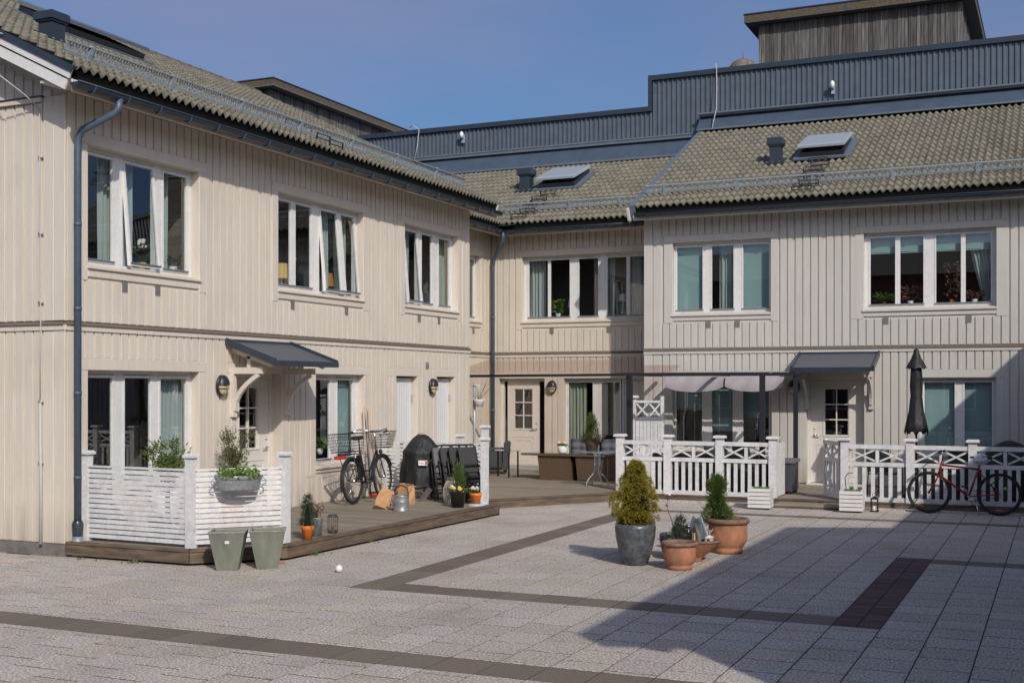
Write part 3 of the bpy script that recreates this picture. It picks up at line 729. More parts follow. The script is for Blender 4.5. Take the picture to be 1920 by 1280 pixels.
# verge boards at the gable
for sgn, P in ((1, Tr(XL+EAVE_OUT, 11.57, EAVE_Z) @ Rz(PI/2) @ Rx(PITCH)),):
    for z0, z1, yy in ((-.115, .02, 0), (-.265, -.135, .02)):
        b = MB(); b.box(-.025+yy, .0+yy, -.03 if z0 > -.12 else -.0, SL, z0, z1); mk('barge_board', b, 'white', P, house)
    b = MB(); b.box(-.045, .03, -.05, SL, .021, .055); b.box(-.045, -.030, -.05, SL, -.03, .021); mk('verge_flashing', b, 'slate_metal', P, house)
    b = MB(); b.box(0.0, .46, .1, SL, -.10, -.06); mk('verge_soffit', b, 'cream', P, house)
P = Tr(-23.39-EAVE_OUT, 11.57, EAVE_Z) @ Rz(-PI/2) @ Rx(PITCH)
b = MB(); b.box(0, .025, 0, SL, -.26, .02); mk('barge_board', b, 'white', P, house)
# far verge
P = RL
b = MB(); b.box(12.58, 12.62, -.03, SL, -.26, .05); mk('barge_board', b, 'white', P, house)
b = MB(); b.box(12.56, 12.66, -.03, SL, .051, .085); mk('verge_flashing', b, 'slate_light', P, house)
snowguard(house, RL, .55, 12.2)
gutter(house, FL, -.48, 12.12, 6.0, EAVE_OUT+.07)
vent_hood(house, RL, 1.9, 2.45, .36, .44)
skylight(house, RL, 3.5, 4.1, 2.0, 1.0, 3, 'slate_light')
roof_ladder(house, RL, 6.3, .15, 4)
dp = MB(); dp.tube([(-11.19, 12.34, 5.98), (-11.19, 12.33, 5.84), (-11.22, 12.30, 5.77), (-11.62, 12.13, 5.55), (-11.68, 12.12, 5.45), (-11.69, 12.12, 5.3), (-11.69, 12.12, .42)], .048, 12)
for z in (4.3, 3.2, 2.1, 1.0): dp.tube([(-11.69, 12.12, z), (-11.69, 12.12, z+.05)], .053, 12)
d = mk('downpipe', dp, 'pipe', Matrix.Identity(4), house, True)
b = MB(); b.lathe([(.07, .0), (.07, .26), (.001, .26)], 14, (-11.69, 12.12, 0)); mk('drain_socket', b, 'zinc', Matrix.Identity(4), d, True)
b = MB(); b.lathe([(.062, .25), (.075, .42), (.06, .46)], 14, (-11.69, 12.12, 0)); mk('pipe_collar', b, 'slate_metal', Matrix.Identity(4), d, True)
b = MB(); b.tube([(-12.19, 11.96, 5.85), (-12.18, 11.96, 4.6), (-12.17, 11.96, 3.0), (-12.18, 11.96, 2.0)], .009, 6)
b.tube([(-12.18, 11.96, 2.0), (-12.17, 11.96, 1.0), (-12.17, 11.96, .15)], .02, 8)
b.tube([(-12.35, 11.5, 6.72), (-12.42, 11.47, 6.75), (-12.5, 11.46, 6.6), (-12.47, 11.48, 6.35), (-12.42, 11.52, 6.2), (-12.28, 11.8, 6.0), (-12.19, 11.95, 5.85)], .009, 6)
b.tube([(-12.5, 11.47, 6.62), (-12.52, 11.49, 6.4), (-12.44, 11.5, 6.3)], .008, 6)
for z in (5.2, 4.2, 3.3, 2.0, 1.2): b.box(-12.21, -12.15, 11.955, 11.99, z, z+.03)
tag(mk('cable', b, 'cable', smooth=True), 'thin pale cable looping off the left verge and running down the gable corner', 'cable')

# ================================================================== CENTRE HOUSE
ch = thing('row_house', 'yellowish cream house in the recessed middle behind the bronze pergola roof', 'house', Tr(-13.06, 27.6))
FC = Tr(-13.06, 27.6); FR_ = Tr(-13.06, 23.82) @ Rz(PI/2)
YC = 'yellow_cream'
wall(ch, FC, 0, 4.5, 0, 6.08, [(.88, 4.4, 3.84, 5.43), (.24, 1.48, .14, 2.42), (1.99, 4.2, .35, 2.42)], YC)
blc = [(.70, 4.5, 3.62, 5.58), (1.85, 4.4, .14, 2.5), (.12, 1.6, 0, 2.5)]
siding(ch, FC, .02, 4.48, .14, 2.944, blc, YC); siding(ch, FC, .02, 4.48, 3.07, 6.05, blc, YC); band(ch, FC, .0, 4.5, YC)
window(ch, FC, .88, 4.4, 3.84, 5.43, [dict(p=[(1.0, 1.51), (1.58, 2.09)], **{'in': [('c', .95, 1.38)]}), dict(p=[(2.33, 2.83)]), dict(p=[(3.07, 3.55), (3.64, 4.04)], **{'in': [('c', 3.05, 3.2), ('c', 3.62, 3.85)]})], (.70, 4.5, 3.62, 5.58), YC)
window(ch, FC, 1.99, 4.2, .35, 2.42, [dict(p=[(2.06, 2.69)], **{'in': [('c', 2.0, 2.5, 'curtain_green', .24)]}), dict(p=[(2.91, 3.38)], **{'in': [('c', 3.15, 3.4, 'curtain', .3)]}), dict(p=[(3.48, 4.0)], **{'in': [('c', 3.45, 4.0, 'curtain', .3)]})], (1.83, 4.3, .14, 2.55), YC, bottom=False)
entry_door(ch, FC, .24, 1.48, .15, 2.42, YC, rec=.16, leaf=(.40, 1.26), handle=1)
for u in (1.67, 3.15): vent(ch, FC, u)
# recess wall
wall(ch, FR_, 0, 3.78, 0, 6.08, [(2.3, 3.15, 3.84, 5.43)], YC)
siding(ch, FR_, .02, 3.75, .14, 2.944, [], YC); siding(ch, FR_, .02, 3.75, 3.07, 6.05, [(2.1, 3.4, 3.62, 5.58)], YC); band(ch, FR_, 0, 3.73, YC)
window(ch, FR_, 2.3, 3.2, 3.84, 5.43, [dict(p=[(2.4, 3.08)], **{'in': [('c', 2.75, 3.2, 'curtain_green')]})], (2.12, 3.38, 3.62, 5.58), YC)
vent(ch, FR_, 2.75)
b = MB(); b.add([(XL-1.25, 23.83, 6.03), (XL, 23.83, 6.03), (XL, 27.6, 6.03), (-13.06, 27.6, 6.03)], [(0, 1, 2, 3)]); 
eaves(ch, FC, .5, 4.5, YC); eaves(ch, FR_, .2, 3.3, YC)
RC_ = rooffr(-13.06+EAVE_OUT-.3, 27.6-EAVE_OUT, 0); SC = 5.3
b = MB(); b.box(-4.0, 4.4, 0, SC, -.05, -.005); mk('roof_deck', b, 'underlay_shade', RC_, ch)
def skc(x, y):    # keep only right of the valley with the link roof
    w = RC_ @ Vector((x, y, 0)); return (w.x-(-12.51)) < -(w.y-27.05)+.0 or w.x > -8.75
RCt = RC_ @ Tr(-4.2, 0, 0)
tiles(ch, RCt, 29, 16, skip=lambda x, y: skc(x-4.2, y), limit=285)
RK = rooffr(-13.06+EAVE_OUT, 23.9, PI/2)
b = MB(); b.box(.0, 3.1, 0, 2.5, -.05, -.005); mk('roof_deck', b, 'underlay_shade', RK, ch)
st = MB()
for c in range(11):
    for r in range(8):
        wv = RK @ Vector((c*.3+.15, r*.335+.1, 0))
        if wv.y-27.05 > -(wv.x+12.51)+.25: continue
        st.add(TB.v, TB.f, Tr(c*.3, r*.335, 0))
mk('roof_tiles', st, 'tile', RK, ch, True, kind='stuff')
b = MB(); b.beam((-12.5, 27.06, 6.2), (-15.5, 30.06, 7.64), .35, .01); b.add([(-12.75, 26.85, 6.13), (-12.1, 26.85, 6.13), (-12.1, 27.3, 6.21), (-12.75, 27.4, 6.25)], [(0, 1, 2, 3)]); mk('valley_flashing', b, 'slate_light', Matrix.Identity(4), ch)
snowguard(ch, RC_, .1, 3.75, y=.80, post=1.3)
vent_hood(ch, RC_, -.15, 2.85, .40, .60); skylight(ch, RC_, .27, 2.7, 1.02, 1.25)
roof_ladder(ch, RC_, .75, .2, 6)
gutter(ch, FC, .62, 4.3, 6.02, EAVE_OUT+.07); gutter(ch, FR_, .1, 3.2, 6.02, EAVE_OUT+.07)
b = MB(); b.tube([(-12.42, 26.96, 6.0), (-12.42, 26.96, 5.85), (-12.5, 27.02, 5.7), (-12.86, 27.36, 5.35), (-12.9, 27.4, 5.2), (-12.9, 27.4, .3)], .048, 12)
for z in (3.9, 1.6): b.tube([(-12.9, 27.4, z), (-12.9, 27.4, z+.06)], .054, 12)
mk('downpipe', b, 'pipe', Matrix.Identity(4), ch, True)

# ================================================================== RIGHT HOUSE
rh = thing('row_house', 'greyish cream board-clad house on the right with two upper windows and a white picket terrace', 'house', Tr(-8.57, 26.3))
FRH = Tr(-8.57, 26.3); GC = 'grey_cream'; q = 8.57
hr = [(q-7.93, q-5.73, 3.84, 5.43), (q-3.78, q-1.19, 3.84, 5.43), (q-7.93, q-5.71, .84, 2.40), (q-2.66, q-1.19, .84, 2.40), (q-4.97, q-3.77, .15, 2.42)]
wall(rh, FRH, 0, 11.9, 0, 6.08, hr, GC)
blr = [(q-8.13, q-5.57, 3.63, 5.58), (q-3.94, q-1.03, 3.63, 5.57), (q-8.11, q-5.55, .66, 2.56), (q-2.82, q-1.03, .66, 2.56), (q-5.11, q-3.63, 0, 2.42), (q-5.14, q-3.60, 2.42, 2.58)]
siding(rh, FRH, .40, 11.9, .15, 2.944, blr, GC); siding(rh, FRH, .40, 11.9, 3.07, 6.05, blr, GC); band(rh, FRH, -.03, 11.9, GC)
for z0, z1 in ((.15, 2.94), (3.07, 6.05)):
    plank(rh, FRH, -.026, .17, z0, z1, .03, GC, 'corner_board'); plank(rh, FRH, .19, .37, z0, z1, .022, GC, 'corner_board')
R = lambda *a: [(q+x, q+y) for x, y in a]
window(rh, FRH, *hr[0], [dict(p=R((-7.89+.02, -7.28)), **{'in': [('b', q-7.93, q-7.25, 3.9)]}), dict(p=R((-7.07, -6.58)), **{'in': [('c', q-6.95, q-6.5)]}), dict(p=R((-6.37, -5.80)), **{'in': [('b', q-6.42, q-5.76, 3.9)]})], blr[0], GC)
window(rh, FRH, *hr[1], [dict(p=R((-3.66, -3.16), (-3.06, -2.60))), dict(p=R((-2.35, -1.87), (-1.78, -1.30)))], blr[1], GC, roomm='room_brown')
w2 = [o for o in D.objects if o.name.startswith('window')][-1]
blind(rh, FRH, q-3.7, q-2.55, 5.02, 5.38); blind(rh, FRH, q-2.4, q-1.26, 5.02, 5.38)
curtain(rh, FRH, q-1.75, q-1.2, 3.9, 5.2, d=.34, taper=.55)
window(rh, FRH, *hr[2], [dict(p=R((-7.88, -7.29)), **{'in': [('b', q-7.9, q-7.25, 1.7)]}), dict(p=R((-7.07, -6.60)), **{'in': [('b', q-7.1, q-6.55, 1.25)]}), dict(p=R((-6.37, -5.80)), **{'in': [('b', q-6.42, q-5.78, 1.55)]})], blr[2], GC)
window(rh, FRH, *hr[3], [dict(p=R((-2.58, -1.99)), **{'in': [('b', q-2.62, q-1.95, .95)]}), dict(p=R((-1.80, -1.28)), **{'in': [('b', q-1.84, q-1.25, .95)]})], blr[3], GC)
entry_door(rh, FRH, q-4.97, q-3.77, .16, 2.42, GC, rec=.18, handle=-1)
canopy(rh, FRH, q-5.10, q-3.46, GC)
for u in (-7.11, -6.46, -3.33, -1.71): vent(rh, FRH, q+u)
eaves(rh, FRH, -.12, 11.9, GC)
b = MB(); b.add([(-8.57, 26.3, 0), (-8.57, 33, 0), (-8.57, 33, 9.4), (-8.57, 31.6, 8.9), (-8.57, 26.3, 6.08)], [(4, 3, 2, 1, 0)]); mk('side_wall', b, GC, Matrix.Identity(4), rh)
siding(rh, Tr(-8.57, 27.58) @ Rz(-PI/2), 0, 1.1, .15, 2.94, [], GC); 
RR = rooffr(-8.70, 26.3-EAVE_OUT, 0); SR = 6.45
b = MB(); b.box(0, 12.2, 0, SR+.05, -.05, -.005); mk('roof_deck', b, 'underlay_shade', RR, rh)
tiles(rh, RR @ Tr(.06, 0, 0), 40, 19, skip=lambda x, y: 3.1 < x < 4.2 and 2.8 < y < 4.0, limit=290)
b = MB(); b.box(-.07, .07, -.05, SR+.1, -.14, .085); mk('verge_flashing', b, 'slate_light', RR, rh)
b = MB(); b.box(-.10, -.072, -.06, SR, -.30, -.0); mk('barge_board', b, 'white', RR, rh)
b = MB(); b.add([(-.1, -.12, -.24), (-.05, -.12, -.24), (-.05, -.12, .04), (-.1, -.12, .04), (-.1, 0, -.30), (-.05, 0, -.30), (-.05, 0, .04), (-.1, 0, .04)], [(0, 1, 2, 3), (3, 2, 6, 7), (0, 3, 7, 4), (0, 4, 5, 1), (1, 5, 6, 2)]); mk('verge_end', b, 'white', RR, rh)
snowguard(rh, RR, .1, 12)
vent_hood(rh, RR, 2.66, 2.8, .36, .6); skylight(rh, RR, 3.2, 2.85, 1.0, 1.25); roof_ladder(rh, RR, 3.75, .2, 7)
gutter(rh, FRH, -.05, 11.9, 6.03, EAVE_OUT+.07)
rm = MB()
for wv in ((-5.8, 28.9), ): pass

# ================================================================== METAL-CLAD BUILDING BEHIND
mb_ = thing('apartment_building', 'large blue-grey corrugated metal building rising behind the tiled roofs', 'building', Tr(-26, 32))
def corr(a, c, z0, z1, y):
    b = MB(); p = .135; x = a; vs = []
    prof = [(0, 0), (.030, 0), (.050, -.035), (.085, -.035), (.105, 0)]
    while x < c:
        for dx, dy in prof: vs.append((x+dx, y+dy))
        x += p
    n = len(vs); b.add([(x, yy, z0) for x, yy in vs]+[(x, yy, z1) for x, yy in vs], [(i, i+1, n+i+1, n+i) for i in range(n-1)]); return b
I4 = Matrix.Identity(4)
mk('corrugated_wall', corr(-26, -10.25, 8.9, 9.78, 32.0), 'clad', I4, mb_)
mk('corrugated_wall', corr(-10.25, 6, 8.9, 10.62, 32.0), 'clad', I4, mb_)
b = MB(); b.box(-26, -10.27, 31.90, 32.35, 9.76, 9.89); b.box(-10.30, 6, 31.90, 32.35, 10.60, 10.73); b.box(-10.32, -10.22, 31.89, 32.2, 9.76, 10.735)
mk('parapet_cap', b, 'slate_metal', I4, mb_)
b = MB(); b.box(-26, -8.75, 31.84, 31.97, 8.93, 9.02); b.tube([(-26, 31.85, 9.02), (-8.8, 31.85, 9.02)], .03, 6); b.tube([(-8.85, 31.72, 9.50), (6, 31.72, 9.50)], .03, 6)
b.box(-8.85, 6, 31.74, 31.97, 9.44, 9.51); mk('wall_gutter', b, 'slate_light', I4, mb_)
b = MB(); b.add([(-26, 31.65, 8.42), (-8.7, 31.65, 8.42), (-8.7, 31.95, 8.95), (-26, 31.95, 8.95)], [(0, 1, 2, 3)])
b.add([(-8.85, 31.42, 8.98), (6, 31.42, 8.98), (6, 31.90, 9.46), (-8.85, 31.90, 9.46)], [(0, 1, 2, 3)]); b.add([(-8.85, 31.42, 8.98), (-8.85, 31.9, 9.46), (-8.85, 31.95, 8.6)], [(0, 1, 2)])
mk('roof_flashing', b, 'flash', I4, mb_)
b = MB(); b.box(-26, 6, 31.5, 31.56, 8.40, 8.45); b.box(-8.8, 6, 31.36, 31.44, 8.99, 9.03); mk('flashing_lip', b, 'slate_light', I4, mb_)
b = MB(); b.box(-26, 6, 32.05, 46, 0, 9.7); b.box(-10.25, 6, 32.1, 46, 9.7, 10.55); mk('building_body', b, 'flash', I4, mb_)
for x in (-25, ):
    pass
def floodlight(x, z, label):
    t = thing('wall_floodlight', label, 'floodlight', Tr(x, 31.93, z), 'small white lamps on the metal wall')
    b = MB(); b.box(-.03, .03, -.12, 0, -.02, .02); b.box(-.045, .045, -.05, 0, -.14, .1); mk('bracket', b, 'galv', Tr(x, 31.93, z), t)
    b = MB(); b.ell((0, -.14, .08), .06, .07, .10, 10, 6); mk('lamp_head', b, 'ceramic', Tr(x, 31.93, z), t, True)
floodlight(-15.98, 9.5, 'small white lamp on the lower stretch of the metal wall'); floodlight(-5.35, 9.88, 'small white lamp on the taller stretch of the metal wall')
b = MB(); b.tube([(-8.42, 31.87, 10.85), (-8.4, 31.86, 10.73), (-8.38, 31.82, 10.2), (-8.36, 31.7, 9.6), (-8.4, 31.4, 9.0)], .014, 6); tag(mk('cable', b, 'cable', smooth=True), 'pale lightning cable hanging down the tall metal wall beside the step in its top', 'cable')
b = MB(); b.tube([(-17.75, 31.86, 9.95), (-17.6, 31.8, 10.0), (-17.4, 31.8, 9.85), (-17.45, 31.8, 9.4), (-17.5, 31.7, 8.95)], .013, 6); tag(mk('cable', b, 'cable', smooth=True), 'short pale cable hanging from the low metal parapet above the left roof', 'cable')
b = MB(); b.lathe([(.42, 0), (.40, .12), (.3, .26), (.15, .34), (.001, .37)], 18, (-8.1, 33.6, 11.0)); b.tube([(-8.1, 33.6, 11.3), (-8.1, 33.6, 11.55)], .015, 6); b.lathe([(.2, -.4), (.2, 0)], 12, (-8.1, 33.6, 11.0))
tag(mk('roof_fan', b, 'old_wood_pale', smooth=True), 'domed roof ventilator left of the tall wooden rooftop hut', 'ventilator')
def hut(x0, x1, y0, y1, z0, z1, label, ov=.36):
    t = thing('rooftop_hut', label, 'wooden hut', Tr(x0, y0, z0))
    b = MB(); r = random.Random(int(x0*10))
    for (a, c, f) in ((x0, x1, 0), (y0, y1, 1)):
        p = a
        while p < c:
            w = r.uniform(.085, .13); d = r.uniform(.0, .03)
            if f == 0: b.box(p, min(p+w-.008, c), y0-d-.01, y0+.02, z0, z1)
            else: b.box(x1-.02, x1+d+.01, p, min(p+w-.008, c), z0, z1)
            p += w
    mk('wall_planks', b, 'old_wood', I4, t, kind='stuff')
    b = MB(); b.box(x0+.03, x1-.03, y0+.03, y1-.03, z0, z1); mk('wall', b, 'black', I4, t)
    b = MB(); b.box(x0-ov, x1+ov, y0-ov, y1+ov, z1+.02, z1+.05); mk('roof_soffit', b, 'old_wood', I4, t)
    b = MB(); b.box(x0-ov, x1+ov, y0-ov, y0-ov+.04, z1+.05, z1+.25); b.box(x1+ov-.04, x1+ov, y0-ov+.04, y1+ov, z1+.05, z1+.25); b.box(x0-ov, x1+ov-.04, y1+ov-.04, y1+ov, z1+.05, z1+.25); b.box(x0-ov, x0-ov+.04, y0-ov+.04, y1+ov-.04, z1+.05, z1+.25)
    mk('roof_edge_board', b, 'mossy_edge', I4, t)
    b = MB(); b.box(x0-ov-.02, x1+ov+.02, y0-ov-.02, y1+ov+.02, z1+.251, z1+.29); mk('roof_sheet', b, 'black_metal', I4, t)
hut(-8.2, -2.55, 36, 41, 10.3, 12.95, 'weathered grey wooden hut on the flat roof at upper right')
hut(-28.0, -24.0, 33.6, 42.8, 9.5, 12.12, 'weathered wooden hut half hidden behind the ridge of the left roof')

# ================================================================== OFF-FRAME COURTYARD BUILDINGS (cast the big shadow, mirrored in the glass)
ew = thing('row_house', 'cream house closing the courtyard to the right, outside the picture', 'house', Tr(3.31, 3.6))
def wing(x0, y0, y1, label=None):
    b = MB(); b.box(x0, x0+9, y0+.2, y1-(.3 if y1 < 13 else 0), 0, 6.08)
    b.add([(x0, y0+.2, 6.08), (x0+9, y0+.2, 6.08), (x0+4.5, y0+.2, 7.3), (x0, y1-.3, 6.08), (x0+9, y1-.3, 6.08), (x0+4.5, y1-.3, 7.3)], [(0, 1, 2), (5, 4, 3)])
    mk('wall', b, 'cream', I4, ew)
    b = MB(); b.add([(x0-.58, y0-.1, 6.10), (x0-.58, y1+.0, 6.10), (x0+4.5, y1, 7.4), (x0+4.5, y0-.1, 7.4), (x0+9.58, y0-.1, 6.1), (x0+9.58, y1, 6.1)], [(0, 1, 2, 3), (3, 2, 5, 4)])
    b.add([(x0-.58, y0-.1, 5.95), (x0-.58, y1+.0, 5.95), (x0-.58, y1+.0, 6.1), (x0-.58, y0-.1, 6.1), (x0, y1, 5.95), (x0, y0-.1, 5.95)], [(0, 1, 2, 3), (0, 1, 4, 5)])
    b.box(x0-.58, x0+4.5, y0-.1, y0-.07, 5.9, 5.95); b.add([(x0-.58, y0-.09, 5.72), (x0+4.5, y0-.09, 7.0), (x0+4.5, y0-.09, 7.39), (x0-.58, y0-.09, 6.09)], [(0, 1, 2, 3)]); b.add([(x0-.58, y0-.09, 6.0), (x0, y0-.09, 5.72), (x0, y0+.4, 5.72), (x0-.58, y0+.3, 6.0)], [(0, 1, 2, 3)])
    mk('roof', b, 'tile', I4, ew)
    y = y0+1.6
    while y < y1-2:
        for z in (.9, 3.9):
            b = MB(); b.box(x0-.03, x0-.01, y-.12, y+1.9, z-.12, z+1.6); w = mk('window', b, 'white', I4, ew)
            b = MB(); b.box(x0-.035, x0-.031, y, y+.8, z, z+1.45); b.box(x0-.035, x0-.031, y+.95, y+1.78, z, z+1.45); mk('window_pane', b, 'black', I4, w)
        y += 3.1
wing(3.13, 3.6, 12.65); wing(4.65, 12.65, 18.3); wing(3.2, 18.3, 28)
b = MB()
for (x0, y0, y1) in ((3.13, 4.4, 12.4), (4.65, 12.6, 18.5), (3.2, 18.5, 26.3)):
    y = y0
    while y < y1-.1: b.box(x0-.02, x0-.001, y, y+.12, .1, 6.0); y += .164
mk('siding', b, 'cream', I4, ew, kind='stuff')
sb = thing('brick_building', 'red brick building with white windows behind the viewer, outside the picture', 'building', Tr(-30, -14))
b = MB(); b.box(-30, 14, -24, -14, 0, 8.2); mk('wall', b, 'brick', I4, sb)
for i in range(13):
    for z in (1, 4.2):
        x = -28+i*3.2; b = MB(); b.box(x, x+1.6, -14, -13.95, z, z+1.5); w = mk('window', b, 'white', I4, sb)
        b = MB(); b.box(x+.1, x+.75, -13.949, -13.94, z+.1, z+1.4); b.box(x+.85, x+1.5, -13.949, -13.94, z+.1, z+1.4); mk('window_pane', b, 'black', I4, w)
b = MB(); b.add([(-30.4, -13.6, 8.1), (14.4, -13.6, 8.1), (14.4, -19, 10.2), (-30.4, -19, 10.2), (14.4, -24.4, 8.1), (-30.4, -24.4, 8.1)], [(0, 1, 2, 3), (3, 2, 4, 5)]); mk('roof', b, 'tile', I4, sb)

# ================================================================== DECKS
def deck(name, z, y0, y1, xr, m='deck', label=None, pitch=.126):
    t = ob(name, None, Tr(0, 0, 0)); t['kind'] = 'structure'
    y = y0
    while y < y1-.02:
        e = min(y+pitch-.007, y1); a0, c0 = xr(y); a1, c1 = xr(e); zz = rs.uniform(-.0015, .0015)
        b = MB(); h = .028
        b.add([(a0, y, z-h), (c0, y, z-h), (c1, e, z-h), (a1, e, z-h), (a0, y, z-.003), (c0, y, z-.003), (c1, e, z-.003), (a1, e, z-.003),
               (a0, y+.003, z+zz), (c0, y+.003, z+zz), (c1, e-.003, z+zz), (a1, e-.003, z+zz)],
              [(8, 9, 10, 11), (0, 1, 5, 4), (1, 2, 6, 5), (2, 3, 7, 6), (3, 0, 4, 7), (4, 5, 9, 8), (5, 6, 10, 9), (6, 7, 11, 10), (7, 4, 8, 11)])
        mk('deck_board', b, m, I4, t); y += pitch
    return t
ZL, ZC, ZR = .19, .16, .12
def xrl(y): return (XL, -9.80+(y-12.03)*.87 if y < 12.95 else -9.0+(y-12.95)*.025)
dl = deck('wooden_deck', ZL, 12.03, 18.98, xrl)
def fascia(t, pts, z, h=.13, lip=True):
    for p, r in zip(pts, pts[1:]):
        d = (Vector(r)-Vector(p)).normalized(); nn = Vector((d.y, -d.x))
        b = MB(); b.beam((p[0]+nn.x*.014, p[1]+nn.y*.014, z-.03-h/2), (r[0]+nn.x*.014, r[1]+nn.y*.014, z-.03-h/2), .026, h); mk('edge_board', b, 'deck_edge', I4, t)
        b = MB(); b.beam((p[0]-nn.x*.03, p[1]-nn.y*.03, z-.006), (r[0]-nn.x*.03, r[1]-nn.y*.03, z-.006), .13, .028); mk('edge_plank', b, 'deck_edge', I4, t)
fascia(dl, [(XL+.01, 12.03), (-9.80, 12.03), (-9.0, 12.95), (-8.85, 18.98)], ZL)
b = MB(); b.box(XL, -9.9, 12.2, 12.24, 0, .15); b.beam((-9.9, 12.2, .075), (-9.15, 13.05, .075), .04, .15); b.beam((-9.15, 13, .075), (-9.05, 18.9, .075), .04, .15); mk('joist', b, 'underlay_shade', I4, dl)
def xrc(y):
    a = XL if y < 23.82 else -13.06
    c = -10.15+(y-19.0)*(2.2/3.12) if y < 22.12 else -7.95
    return (a, min(c, -8.57 if y > 26.28 else 9))
dc = deck('wooden_deck', ZC, 19.0, 27.6, xrc)
fascia(dc, [(-10.15, 19.0), (-7.95, 22.12), (-7.95, 22.74)], ZC)
b = MB(); b.box(-8.83, XL, 18.99, 19.02, 0, .15); b.beam((-10.2, 19.1, .07), (-8.05, 22.15, .07), .04, .14); mk('joist', b, 'underlay_shade', I4, dc)
dr = deck('wooden_deck', ZR, 22.78, 26.28, lambda y: (-7.93, 3.3))
fascia(dr, [(-7.93, 22.78), (3.3, 22.78)], ZR, .10)
st = ob('entrance_step', None, I4); st['kind'] = 'structure'
for k, y in enumerate((22.24, 22.37, 22.50, 22.63)):
    b = MB(); b.bbox(-4.80, -3.62, y, y+.122, .035, .075, .004); mk('step_board', b, 'deck', I4, st)
b = MB(); b.box(-4.79, -3.63, 22.25, 22.27, 0, .034); mk('step_riser', b, 'deck_edge', I4, st)
b = MB(); b.box(-7.9, 3.2, 22.55, 22.74, -.01, .03); o = mk('stone_edging', b, 'granite', I4, kind='structure')

# ================================================================== FENCES AND SCREENS
def post(t, P, h, w=.11, capw=.17):
    b = MB(); b.box(-w/2, w/2, -w/2, w/2, 0, h)
    p = mk('post', b, 'weathered_white', P, t)
    b = MB(); b.bbox(-capw/2, capw/2, -capw/2, capw/2, h, h+.05, .02); mk('post_cap', b, 'weathered_white', P, p)
def panel_fr(a, c, z):
    a = Vector(a); c = Vector(c); d = c-a; return Tr(a.x, a.y, z) @ Rz(math.atan2(d.y, d.x)), d.length
def slat_screen(label, pts, z, h, top, n, sw, group=None, battens=(.22, .78), heights=None):
    t = thing('slat_screen', label, 'slat screen', Tr(pts[0][0], pts[0][1], z))
    for i, p in enumerate(pts): post(t, Tr(p[0], p[1], z), heights[i] if heights else h, .105, .155)
    for a, c in zip(pts, pts[1:]):
        P, L_ = panel_fr(a, c, z); pitch = (top-.05)/n
        for k in range(n):
            zz = .045+k*pitch; b = MB(); b.box(.055, L_-.055, -.030, -.008, zz, zz+sw); mk('slat', b, 'weathered_white', P @ Tr(0, rs.uniform(-.002, .002), rs.uniform(-.002, .002)), t)
        b = MB(); b.box(.05, L_-.05, -.045, .02, top, top+.022); mk('top_rail', b, 'weathered_white', P, t)
        for k in battens: b = MB(); b.box(L_*k-.03, L_*k+.03, -.007, .02, .03, top); mk('batten', b, 'weathered_white', P, t)
    return t
slat_screen('weathered white slat screen in two angled panels on the left deck, with a zinc planter', [(-11.70, 12.30), (-9.93, 12.22), (-9.15, 13.12)], ZL, 1.13, .965, 14, .050)
slat_screen('white slat screen behind the covered barbecue, running out from the storage doors', [(-11.70, 20.05), (-10.1, 20.05), (-9.62, 20.1)], ZC, 1.16, .99, 13, .045, heights=[1.16, 1.13, 1.30])
t = thing('fence_post', 'single white capped post at the far corner of the left deck', 'post', Tr(-8.99, 18.76, ZL)); post(t, Tr(-8.99, 18.76, ZL), 1.11, .105, .155)
FG_ = 'white picket fences with a row of crosses along the right terrace'
def picket(label, pts, z):
    t = thing('picket_fence', label, 'fence', Tr(pts[0][0], pts[0][1], z), FG_)
    for p in pts: post(t, Tr(p[0], p[1], z-.02), 1.13, .14, .22)
    for a, c in zip(pts, pts[1:]): picket_bay(t, a, c, z)
    return t
def picket_bay(t, a, c, z, m='weathered_white', n=6, e=.07):
    P, L_ = panel_fr(a, c, z)
    for z0, z1, d in ((.965, 1.04, .05), (.645, .72, .03), (-.01, .085, .035)):
        b = MB(); b.box(e, L_-e, -d, d*.6, z0, z1); mk('rail', b, m, P, t)
    xm = L_/2
    if L_ > .7:
        b = MB(); b.box(xm-.03, xm+.03, -.025, .015, .722, .963); mk('stile', b, m, P, t); bays = ((e, xm-.035), (xm+.035, L_-e))
    else: bays = ((e, L_-e),)
    for x0, x1 in bays:
        for s, yy in ((0, -.012), (1, .006)):
            b = MB(); z0, z1 = (.742, .943) if s == 0 else (.943, .742); b.beam((x0+.01, yy, z0), (x1-.01, yy, z1), .018, .032); mk('cross_brace', b, m, P, t)
    w = .068; g = (L_-2*e-n*w)/(n+1)
    for k in range(n):
        x = e+g+(w+g)*k; b = MB(); b.box(x, x+w, -.012, .012, .086, .644); mk('picket', b, m, P, t)
fa = picket('left run of white picket fence, from the wicker table to the dark storage box', [(-7.97, 22.86), (-6.99, 22.86), (-5.96, 22.86), (-4.94, 22.86)], ZR)
b = MB()
for k in range(6):
    b = MB(); b.bbox(-.012, .012, .08+k*.125, .20+k*.125, .02, 1.02, .004); mk('side_board', b, 'weathered_white', Tr(-4.90, 22.86, ZR), fa)
picket('right run of white picket fence with the red bicycle leaning on it', [(-3.62, 22.86), (-2.47, 22.86), (-1.42, 22.86), (-.36, 22.86), (.72, 22.86), (1.8, 22.86)], ZR)
gt = thing('garden_gate', 'narrow white gate with one cross, standing open in shade by the door steps', 'gate', Tr(-3.72, 22.95, ZR+.04))
picket_bay(gt, (-3.72, 22.95), (-4.12, 23.62), ZR+.04, n=4, e=.0)
